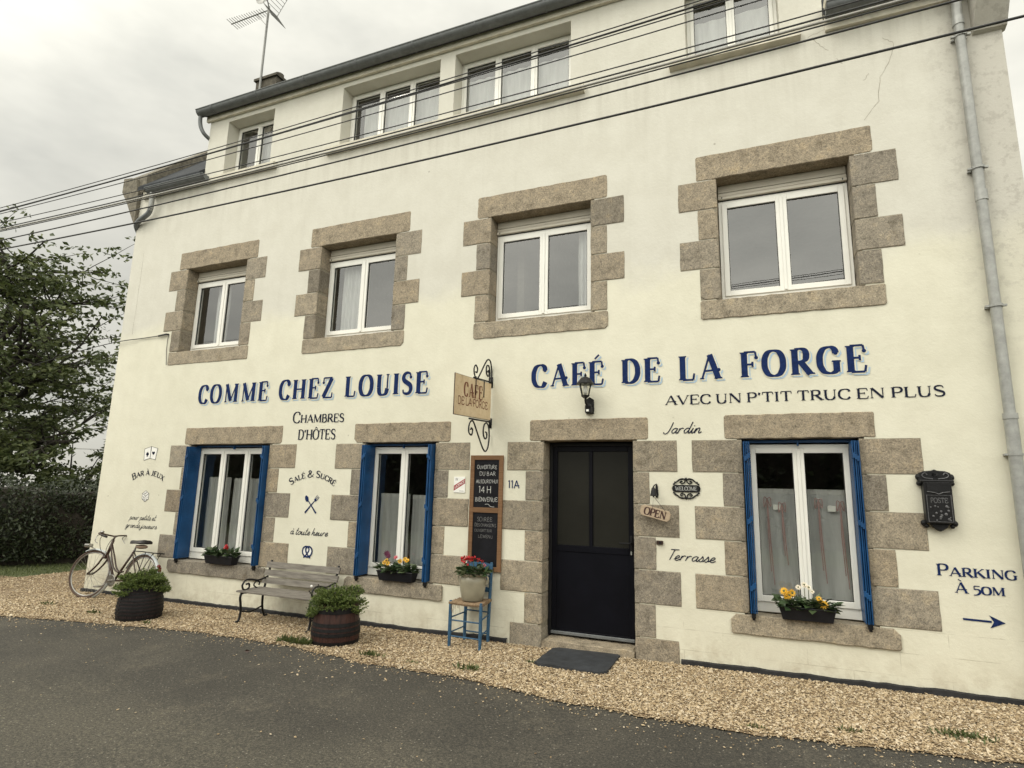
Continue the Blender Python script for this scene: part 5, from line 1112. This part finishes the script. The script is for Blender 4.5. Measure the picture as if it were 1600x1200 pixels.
fbox(-4.40, -3.88, 'sill trough of yellow, pink and purple flowers left of the blackboard', [(-4.28, -.08, .73, .036, 'yellow'), (-4.33, -.05, .70, .032, 'yellow'), (-4.25, -.09, .70, .034, 'yellow'), (-4.17, -.04, .77, .032, 'pink'), (-4.08, -.08, .735, .034, 'yellow'), (-4.02, -.06, .76, .034, 'yellow'), (-3.985, -.07, .745, .036, 'yellow'), (-4.33, -.0, .80, .05, 'purple'), (-4.30, -.01, .775, .04, 'purple')], 22)
fbox(.145, .625, 'sill trough of yellow and cream gerberas nearest the mailbox', [(.20, -.08, .745, .045, 'yellow'), (.235, -.085, .715, .046, 'yellow'), (.265, -.08, .735, .042, 'yellow'), (.215, -.09, .70, .035, 'yellow'), (.325, -.05, .785, .03, 'cream'), (.375, -.04, .81, .034, 'cream'), (.41, -.05, .79, .034, 'cream'), (.44, -.05, .755, .024, 'cream'), (.49, -.08, .70, .032, 'yellow'), (.525, -.09, .655, .046, 'yellow')], 23)
random.seed(12)

# ------------------------------------------------------------------ bicycle leaning on the wall
by = -.36; g_ = zg(-9.2); M['ribbon_dark'] = simple('red_reflector', (.12, .006, .008), .3)
bk = thing('bicycle', 'old brown ladies bicycle leaning on the wall behind the left barrel', 'bicycle', (-8.9, by, g_))
lean = R(9)
def B(x, h, s=0): return (x, by + h*math.sin(lean)*1.0 + s*math.cos(lean), g_ + h*math.cos(lean) - s*math.sin(lean))   # x, height above ground, sideways
def wheel(cx, steer, nm='wheel'):
    ca, sa = math.cos(steer), math.sin(steer); r_ = .335
    W3 = lambda a, rr, s=0: B(cx+rr*math.cos(a)*ca - s*sa, .345+rr*math.sin(a), rr*math.cos(a)*sa + s*ca)
    n = 40; t = MB(); t.tube([W3(2*math.pi*i/n, r_) for i in range(n)], .017, 8, True); o = t.build(nm, 'tyre', bk, smooth=True)
    t = MB(); t.tube([W3(2*math.pi*i/n, r_-.022) for i in range(n)], .010, 6, True); t.tube([W3(0, 0, -.05), W3(0, 0, .05)], .017, 8); t.build('rim', 'chrome', o, smooth=True)
    t = MB()
    for i in range(28):
        a = 2*math.pi*i/28; sd = .03 if i % 2 else -.03; t.tube([W3(a+(.5 if i % 4 < 2 else -.5), .018, sd), W3(a, r_-.03)], .0016, 4, cap=False)
    t.build('spokes', 'chrome', o); return W3
st = R(14); WF = wheel(-9.47, st); WR = wheel(-8.35, 0)
def mud(W3, a0, a1, nm):
    t = MB(); n = 22; vs = []; 
    for i in range(n+1):
        a = a0+(a1-a0)*i/n
        for s_, rr in ((-.03, .355), (-.018, .37), (0, .376), (.018, .37), (.03, .355)): vs.append(W3(a, rr, s_))
    t.add(vs, [(i*5+j, i*5+j+1, i*5+6+j, i*5+5+j) for i in range(n) for j in range(4)]); return t.build(nm, 'fender', bk, smooth=True)
mud(WF, R(-62), R(118), 'mudguard'); mud(WR, R(-25), R(160), 'mudguard')
fr = MB(); H0, H1 = B(-9.215, .60), B(-9.165, .86); BBk = B(-8.89, .29); ST0, ST1 = BBk, B(-8.63, .74)
fr.tube([H0, H1], .021, 10); fr.tube([B(-9.205, .65), BBk], .017, 10)
for s_ in (.022, -.022): fr.tube([tuple(p) for p in cr_spline([B(-9.175, .80, s_*.4), B(-9.06, .62, s_), B(-8.95, .47, s_), B(-8.84, .415, s_), B(-8.765, .43, s_*.6)], 4)], .011, 8)
fr.tube([ST0, ST1], .016, 10)
for s_ in (.05, -.05): fr.tube([B(-8.89, .29, s_*.5), B(-8.36, .345, s_)], .010, 8); fr.tube([B(-8.645, .71, s_*.3), B(-8.36, .345, s_)], .009, 8)
fr.build('frame', 'brown', bk, smooth=True)
fk = MB(); cs, ss = math.cos(st), math.sin(st)
for s_ in (.045, -.045): fk.tube([tuple(p) for p in cr_spline([B(-9.225, .60, s_), B(-9.29, .50, s_), B(-9.38, .41, s_+.0), WF(0, 0, s_*1.1)], 4)], [.013]*13, 8)
fk.tube([B(-9.225, .60, -.05), B(-9.225, .60, .05)], .017, 8); fk.build('fork', 'brown', bk, smooth=True)
hb = MB(); hb.tube([H1, B(-9.15, .93)], .013, 8)
hbp = [B(-8.98+.0, .90, -.26), B(-9.10, .925, -.27), B(-9.20, .945, -.22), B(-9.22, .935, -.12), B(-9.19, .92, 0), B(-9.22, .935, .12), B(-9.20, .945, .22), B(-9.10, .925, .27), B(-8.96, .90, .265)]
hb.tube([tuple(p) for p in cr_spline(hbp, 4)], .0115, 8); hbo = hb.build('handlebar', 'brown', bk, smooth=True)
for s_ in (-1, 1):
    t = MB(); t.tube([B(-9.06, .917, s_*.265), B(-8.95, .897, s_*.263)], .017, 8); t.build('grip', 'saddle', hbo, smooth=True)
    t = MB(); t.tube([tuple(p) for p in cr_spline([B(-9.2, .935, s_*.19), B(-9.26, .90, s_*.20), B(-9.22, .83, s_*.235), B(-9.12, .80, s_*.26)], 4)], .006, 6); t.build('brake_lever', 'chrome', hbo)
t = MB(); t.ball(B(-9.23, .965, -.16), .028, 10, 6, (1, 1, .8)); t.build('bell', 'chrome', hbo, smooth=True)
t = MB()
for s_ in (-.12, .1): t.tube([tuple(p) for p in cr_spline([B(-9.24, .92, s_), B(-9.33, .86, s_*.8), B(-9.33, .72, s_*.4), B(-9.24, .62, s_*.2)], 4)], .004, 5)
t.build('brake_cable', 'black', hbo)
sd = MB(); sd.tube([ST1, B(-8.61, .82)], .013, 8); sd.build('seat_post', 'chrome', bk)
sd = MB(); vs = []; rows_ = [(-8.755, .018, .875), (-8.70, .030, .88), (-8.62, .055, .88), (-8.52, .095, .885), (-8.44, .105, .895), (-8.40, .085, .895)]
for x, hw, h in rows_:
    for q, (u, dz) in enumerate(((-1, -.045), (-.9, -.012), (-.4, .004), (0, 0), (.4, .004), (.9, -.012), (1, -.045))): vs.append(B(x, h+dz, u*hw))
sd.add(vs, [(i*7+j, i*7+j+1, i*7+8+j, i*7+7+j) for i in range(5) for j in range(6)]+[tuple(range(35, 42)), tuple(range(6, -1, -1))]); sdl = sd.build('saddle', 'saddle', bk, smooth=True)
t = MB(); t.ball(B(-8.50, .80, 0), .07, 12, 8, (1.5, .95, .45)); t.build('tool_bag', 'saddlecover', sdl, smooth=True)
rk = MB()
for s_ in (-.055, 0, .055): rk.tube([B(-8.56, .735, s_), B(-8.06, .725, s_)], .006, 6)
for x in (-8.56, -8.3, -8.06): rk.tube([B(x, .73, -.06), B(x, .73, .06)], .006, 6)
for s_ in (.07, -.07): rk.tube([B(-8.30, .725, s_*.9), B(-8.35, .345, s_)], .005, 6); rk.tube([B(-8.14, .725, s_*.9), B(-8.35, .345, s_)], .005, 6)
rk.build('rack', 'black', bk)
t = MB(); t.box(-9.60, -9.50, by-.02, by+.07, g_+.735, g_+.785, .012); t.tube([(-9.55, by+.05, g_+.74), B(-9.44, .70), B(-9.25, .66)], .006, 6); t.build('headlight', 'chrome', bk)
t = MB(); t.ball(B(-8.035, .55, 0), .028, 10, 6); t.box(-8.02, -8.0, by+.06, by+.11, g_+.46, g_+.53, .004); t.build('rear_light', 'ribbon_dark', bk)
t = MB(); t.lathe([(.085, -.004), (.088, 0), (.085, .004)], (0, 0, 0), 24, 'y'); t.v = [tuple(Vector(B(-8.89, .29, -.05))+Vector(p)) for p in t.v]; t.tube([B(-8.89, .29, -.09), B(-8.89, .29, .09)], .012, 8); t.tube([B(-8.89, .29, -.085), B(-9.02, .20, -.085)], .009, 6); t.tube([B(-8.89, .29, .085), B(-8.76, .38, .085)], .009, 6)
t.box(-9.07, -8.97, B(0, .2, -.12)[1]-.05, B(0, .2, -.12)[1]+.03, B(0, .2, -.12)[2]-.01, B(0, .2, -.12)[2]+.01, .003); t.build('crankset', 'chrome', bk)

# ------------------------------------------------------------------ overhead cables
CB = [('thin black overhead cable, topmost of the bundle', .006, (5.16, 5.21, 5.27), 'cable'), ('thicker black overhead cable just under the topmost one', .010, (5.112, 5.175, 5.23), 'cable'), ('black overhead cable twinned with the thicker one', .006, (5.10, 5.16, 5.20), 'cable'), ('thin black overhead cable below the upper pair', .006, (5.07, 5.08, 5.12), 'cable'),
      ('thin black overhead cable above the pale one', .006, (4.94, 4.87, 4.91), 'cable'), ('black overhead cable lashed above the pale grey one', .008, (4.862, 4.808, 4.855), 'cable'), ('thick pale grey overhead cable', .0125, (4.835, 4.778, 4.822), 'palecable'), ('black overhead cable along the underside of the pale one', .007, (4.812, 4.752, 4.796), 'cable'),
      ('black overhead cable, second from the bottom', .009, (4.68, 4.67, 4.70), 'cable'), ('black overhead cable hanging lowest across the facade', .0105, (4.55, 4.47, 4.49), 'cable')]
for lab, r_, (za, zb, zc), mt in CB:
    KX = .9125; za, zb, zc = (1.635+(q_-1.635)*KX for q_ in (za, zb, zc)); X3 = np.array([-9.05, -2.35, -.67])*KX; co = np.polyfit(X3, [za, zb, zc], 2); co = np.array([min(max(co[0], .0008), .0028), 0, 0]); 
    A = np.stack([X3, np.ones(3)], 1); y_ = np.array([za, zb, zc])-co[0]*X3**2; s_, i_ = np.linalg.lstsq(A, y_, rcond=None)[0]
    b = MB(); b.tube([(x, -2.75, co[0]*q_*q_+s_*q_+i_+2*co[0]*q_*(x-q_)) for x in np.linspace(-60, 45, 130) for q_ in (max(-16, min(12, x)),)], r_*.78, 6); tag(b.build('overhead_cable', mt, smooth=True), lab, 'cable', 'cables strung along the street')
b = MB(); b.tube([tuple(p) for p in cr_spline([(-8.86, -.03, 4.01), (-9.4, -.02, 4.0), (-10.44, .0, 3.97), (-13.5, .6, 3.93), (-24, 3.5, 4.1), (-55, 9, 4.8)], 6)], .007, 6); b.tube([(-8.84, -.006, 4.02), (-8.87, -.03, 4.02), (-9.05, -.03, 4.005)], .016, 8)
b.tube([(-8.84, -.008, 4.02), (-8.835, -.02, 3.9), (-8.83, -.02, 3.74), (-8.79, -.02, 3.50)], .005, 6); tag(b.build('service_cable', 'cable'), 'service cable clamped beside the farthest left first floor window', 'cable')

# ------------------------------------------------------------------ aerial
AX, AY = -10.09, 2.30
an = thing('television_aerial', 'tall roof aerial with rake antenna strapped to the chimney', 'antenna', (AX, AY, 10.3))
b = MB(); b.tube([(AX, AY, 10.0), (AX, AY, 12.72)], .026, 8); b.build('mast', 'alu', an)
b = MB(); b.tube([(AX+.05, AY, 12.62), (-11.25, AY-.02, 12.60)], .014, 6)
for i in range(15):
    x = AX-.12-1.03*i/14; L = .11+.06*(i/14); b.tube([(x, AY-L, 12.61), (x, AY+L, 12.61)], .0075, 5)
b.tube([(AX, AY, 12.2), (AX-.35, AY, 12.6)], .010, 5); b.build('yagi', 'alu', an)
b = MB()
for sg_ in (1, -1):
    for i in range(7): t_ = i/6; b.tube([(AX+.05+.30*t_, AY-.22, 12.62+sg_*.42*t_), (AX+.05+.30*t_, AY+.22, 12.62+sg_*.42*t_)], .006, 5)
    for yy in (-.22, .22): b.tube([(AX+.05, AY+yy, 12.62), (AX+.35, AY+yy, 12.62+sg_*.42)], .006, 5)
b.build('reflector', 'alu', an)
b = MB(); b.lathe([(.001, .0), (.12, .015), (.22, .06)], (0, 0, 0), 20, 'y', capb=False, capt=False); b.v = [(AX-.1+x, AY-.05-y, 12.95+z) for x, y, z in b.v]; b.tube([(AX, AY, 12.7), (AX-.06, AY-.03, 12.95)], .014, 6); b.build('dish', 'alu', an, smooth=True)
b = MB(); b.tube([(AX+.02, AY-.03, 12.5), (AX+.06, AY-.05, 11.6), (AX+.05, AY-.03, 10.75)], .004, 4); b.build('lead', 'cable', an)

# ------------------------------------------------------------------ vegetation
def grow(name_crown, mats, center_list, nleaf, L, Wd, parent, droop=-.1, clump=18):
    f_ = MB()
    for (c_, r_, k_) in center_list:
        for _ in range(k_):
            d = Vector((random.gauss(0, 1), random.gauss(0, 1), random.gauss(0, .8))).normalized()*r_; d.z *= .5; d = d*random.random()**.45; q = Vector(c_)+d
            d0 = Vector((random.gauss(0, 1), random.gauss(0, 1), random.gauss(droop, .5))); l_ = L*random.uniform(.65, 1.3); f_.leaf(q, d0, l_, Wd*random.uniform(.7, 1.2), .15)
    return f_.build(name_crown, mats, parent)
random.seed(5)
TB = Vector((-22.75, 3.6, -.25))
tr = thing('broadleaf_tree', 'large spreading green tree beyond the dark hedge', 'tree', TB)
tk = MB(); tips = []
def limb(p, d, L, r, lev):
    pts = [Vector(p)]; n = 5; rs = [r]; dd = Vector(d).normalized()
    for i in range(n):
        dd = (dd+Vector((random.gauss(0, .13), random.gauss(0, .13), random.gauss(.02, .1)))).normalized(); pts.append(pts[-1]+dd*L/n); rs.append(r*(1-.6*(i+1)/n))
    tk.tube(pts, rs, 7 if lev < 2 else 5)
    if lev >= 3: tips.append((pts[-1], lev)); tips.append((pts[3], lev)); return
    if lev == 2: tips.append((pts[-1], lev))
    for i in range({0: 7, 1: 6, 2: 5}[lev]):
        t_ = random.uniform(.35, 1) if lev else random.uniform(.3, 1); k_ = min(n, max(1, int(t_*n))); ax = Vector((random.gauss(0, 1), random.gauss(0, 1), random.gauss(.05, .45))).normalized()
        limb(pts[k_], (dd*.5+ax).normalized(), L*random.uniform(.5, .72), rs[k_]*.6, lev+1)
limb(TB, (.02, 0, 1), 6.2, .36, 0)
for d, h, L in (((1, -.1, .10), 2.0, 3.6), ((1, .15, .22), 3.3, 4.3), ((.95, -.35, .38), 4.2, 4.4), ((1, .3, .15), 2.6, 4.0), ((.9, .1, .6), 4.6, 4.6), ((.8, -.4, .9), 5.2, 4.2), ((.75, .3, 1.1), 5.0, 4.4)): limb(TB+Vector((0, 0, h)), d, L, .15, 1)
tk.build('trunk', 'bark', tr, smooth=True)
cl = []
for p, lv in tips:
    if p.z > 1.5: cl.append((p, random.uniform(.28, .5), random.randint(18, 30)))
print('tips', len(cl)); 
if len(cl) > 1400: cl = random.sample(cl, 1400)
grow('crown', 'leaf', cl, 0, .19, .105, tr, -.25)
# hedge: a dense wall of leaves over dark inner mass
random.seed(6)
hd_ = thing('hedge', 'tall dark clipped hedge left of the house behind the lawn', 'hedge', (-14, 1, -.15))
hA, hB = Vector((-19.0, -4.2)), Vector((-11.2, 4.9)); dv = (hB-hA); Lh = dv.length; dv = dv/Lh; nv = Vector((-dv.y, dv.x))   # nv away from camera
b = MB(); n = 40; vs = []
for i in range(n+1):
    p = hA+dv*Lh*i/n; o_ = .05*math.sin(i*1.3)
    for off, z in ((.18+o_, -.2), (.12, .9), (.25, 1.35), (1.2, 1.4), (1.5, -.2)): q = p+nv*off; vs.append((q.x, q.y, z+.05*math.sin(i*.9)))
b.add(vs, [(i*5+j, i*5+5+j, i*5+6+j, i*5+1+j) for i in range(n) for j in range(4)]); b.build('branches', 'bark', hd_)
f_ = MB()
for i in range(30000):
    t_ = random.random()*Lh; z = random.uniform(-.05, 1.68); bulge = .14*math.sin(t_*1.7)+.1*math.sin(t_*3.9+z*2)+.05*math.sin(z*7+t_); off = bulge-random.random()**2*.05-random.uniform(-.12, .2)
    if z > 1.4: off += random.random()*1.1; z += .12*math.sin(t_*2.3)+.06*math.sin(t_*5.1)
    q = hA+dv*t_+nv*off; f_.leaf((q.x, q.y, z), (-nv.x*.6+random.gauss(0, .6), -nv.y*.6+random.gauss(0, .6), random.gauss(-.35, .5)), random.uniform(.06, .13), random.uniform(.028, .05), .12)
f_.build('foliage', 'hedge', hd_)
def bush(c_, r_, h_, n, label, name='bush', mat='bush'):
    o = thing(name, label, 'bush', (c_[0], c_[1], -.2), 'bushes beyond the hedge'); s_ = MB(); cl = []
    for i in range(34):
        a = random.uniform(0, 6.28); u = random.random()**.5; z = h_*random.uniform(.25, 1)*(1-.45*u*u); p = Vector((c_[0]+r_*u*math.cos(a), c_[1]+r_*u*math.sin(a), z)); cl.append((p, .38, n//34)); s_.tube([(c_[0], c_[1], -.2), (c_[0]+.4*(p.x-c_[0]), c_[1]+.4*(p.y-c_[1]), z*.6), p], [.05, .03, .01], 5)
    s_.build('stems', 'bark', o); grow('foliage', mat, cl, 0, .13, .07, o)
bush((-16.9, 6.6), 1.9, 3.9, 3800, 'loose green bush touching the house edge beyond the hedge'); bush((-19.9, 5.4), 2.2, 3.5, 3600, 'mid green bush beyond the hedge under the tree')
bush((-22.6, 4.6), 2.2, 3.3, 3200, 'green bush beyond the hedge at the left picture edge'); bush((-17.4, 9.8), 1.7, 4.6, 2600, 'bush far behind the hedge beside the house corner')
# far wooded rise
random.seed(8)
b = MB(); n = 60; vs = []
for i in range(n+1):
    x = -200+i*6; z = 5+2.4*math.sin(i*.5)+1.2*math.sin(i*1.7)
    vs += [(x, 118, -3), (x, 121, z), (x, 170, z+3)]
b.add(vs, [(i*3+j, i*3+3+j, i*3+4+j, i*3+1+j) for i in range(n) for j in range(2)]); struct(b.build('hills', 'hedge'))
# lawn blades
g = MB()
for i in range(9000):
    t_ = random.random()*Lh; off = -random.uniform(0, 1.0)**.8*2.2; q = hA+dv*t_+nv*(off+.15)
    if q.x > -12.5-.12*math.sin(q.y*4)-random.random()*.2: continue
    z = zg(q.x)-.01; h_ = random.uniform(.03, .09); a = random.uniform(0, 6.28); w_ = .006
    g.add([(q.x-w_*math.cos(a), q.y-w_*math.sin(a), z), (q.x+w_*math.cos(a), q.y+w_*math.sin(a), z), (q.x+random.gauss(0, .03), q.y+random.gauss(0, .03), z+h_)], [(0, 1, 2)])
tag(g.build('grass', 'grass'), 'short lawn grass between the gravel and the hedge', None, None, 'stuff')
lw = MB(); lw.add([(x, y, zg(x)-.004) for x, y in ((-40, -3.2), (-15.5, -2.6), (-13.6, -1.2), (-12.75, .0), (-12.55, .8), (-12.55, 12), (-40, 12))], [tuple(range(7))]); struct(lw.build('lawn', 'turf'))
# weeds in the gravel
def weed(x, y, w_, h_, n, label):
    b = MB()
    for i in range(n):
        px_, py_ = x+random.gauss(0, w_), y+random.gauss(0, w_*.45); d = Vector((random.gauss(0, .8), random.gauss(0, .8), 1)); L = h_*random.uniform(.5, 1.2); b.leaf((px_, py_, zg(px_)+.005), d, L, L*.22+.004, .15)
    tag(b.build('weed', 'grass'), label, 'weed', 'weeds in the gravel')
weed(-4.85, -1.02, .10, .075, 110, 'widest green weed tuft, between bench and brown barrel'); weed(-4.62, -1.04, .05, .10, 60, 'tall thin weed beside the reddish brown barrel'); weed(-3.74, -1.10, .055, .06, 55, 'small weed between the brown barrel and the chair'); weed(-2.60, -1.08, .055, .06, 60, 'weed on the gravel edge in front of the chair')
weed(-9.35, -.90, .05, .05, 30, 'faint weed on the gravel near the bicycle wheel'); weed(-8.25, -.98, .06, .05, 36, 'low weed left of the black barrel'); weed(-7.05, -1.10, .03, .05, 22, 'tiny weed at the right foot of the black barrel'); weed(.55, -1.22, .035, .035, 40, 'small dark weed tuft below the parking arrow')
weed(1.28, -1.0, .085, .05, 110, 'straggling weed patch at the right end of the gravel'); weed(-.11, -1.44, .03, .03, 26, 'tiny weed at the asphalt edge before the gerbera window'); weed(-2.16, -.62, .02, .04, 20, 'weed sprouting at the corner of the rubber mat'); weed(-3.2, -1.12, .04, .03, 20, 'flat weed on the gravel between two taller tufts')
b = MB(); b.leaf((-4.98, -1.52, zg(-5)+.006), (1, .3, .1), .07, .035, .2); tag(b.build('dry_leaf', 'brown'), 'single curled reddish leaf lying on the asphalt', 'leaf')
# bunting line glimpsed beyond the hedge
b = MB(); b.m = 0; b.tube([(-19.2, 5.0, 2.55), (-15.8, 5.6, 2.5), (-11.5, 6.4, 2.55)], .008, 5); b.m = 1
for x, y in ((-16.6, 5.46), (-15.35, 5.68)): b.add([(x-.13, y, 2.52), (x+.13, y, 2.52), (x+.02, y+.03, 2.78), (x-.1, y, 2.70)], [(0, 1, 2, 3)])
tag(b.build('bunting', ['palecable', 'red']), 'cord with two small red flags beyond the hedge', 'bunting')
# the far side of the street (seen only mirrored in the panes)
random.seed(9)
hh = thing('roadside_hedge', 'high leafy hedge along the far side of the street', 'hedge', (0, -15, -.2)); b = MB(); b.box(-30, 20, -16.5, -14.6, -.3, 3.6); b.build('branches', 'bark', hh)
f_ = MB()
for i in range(9000):
    x = random.uniform(-30, 20); z = random.uniform(0, 4.4+.5*math.sin(x*.7)+.4*math.sin(x*1.9)); f_.leaf((x, -14.4+random.gauss(0, .25)+.3*math.sin(x*1.3+z), z), (random.gauss(0, 1), random.gauss(0, 1), random.gauss(0, .6)), random.uniform(.2, .38), random.uniform(.12, .2), .15)
f_.build('foliage', 'hedge', hh)
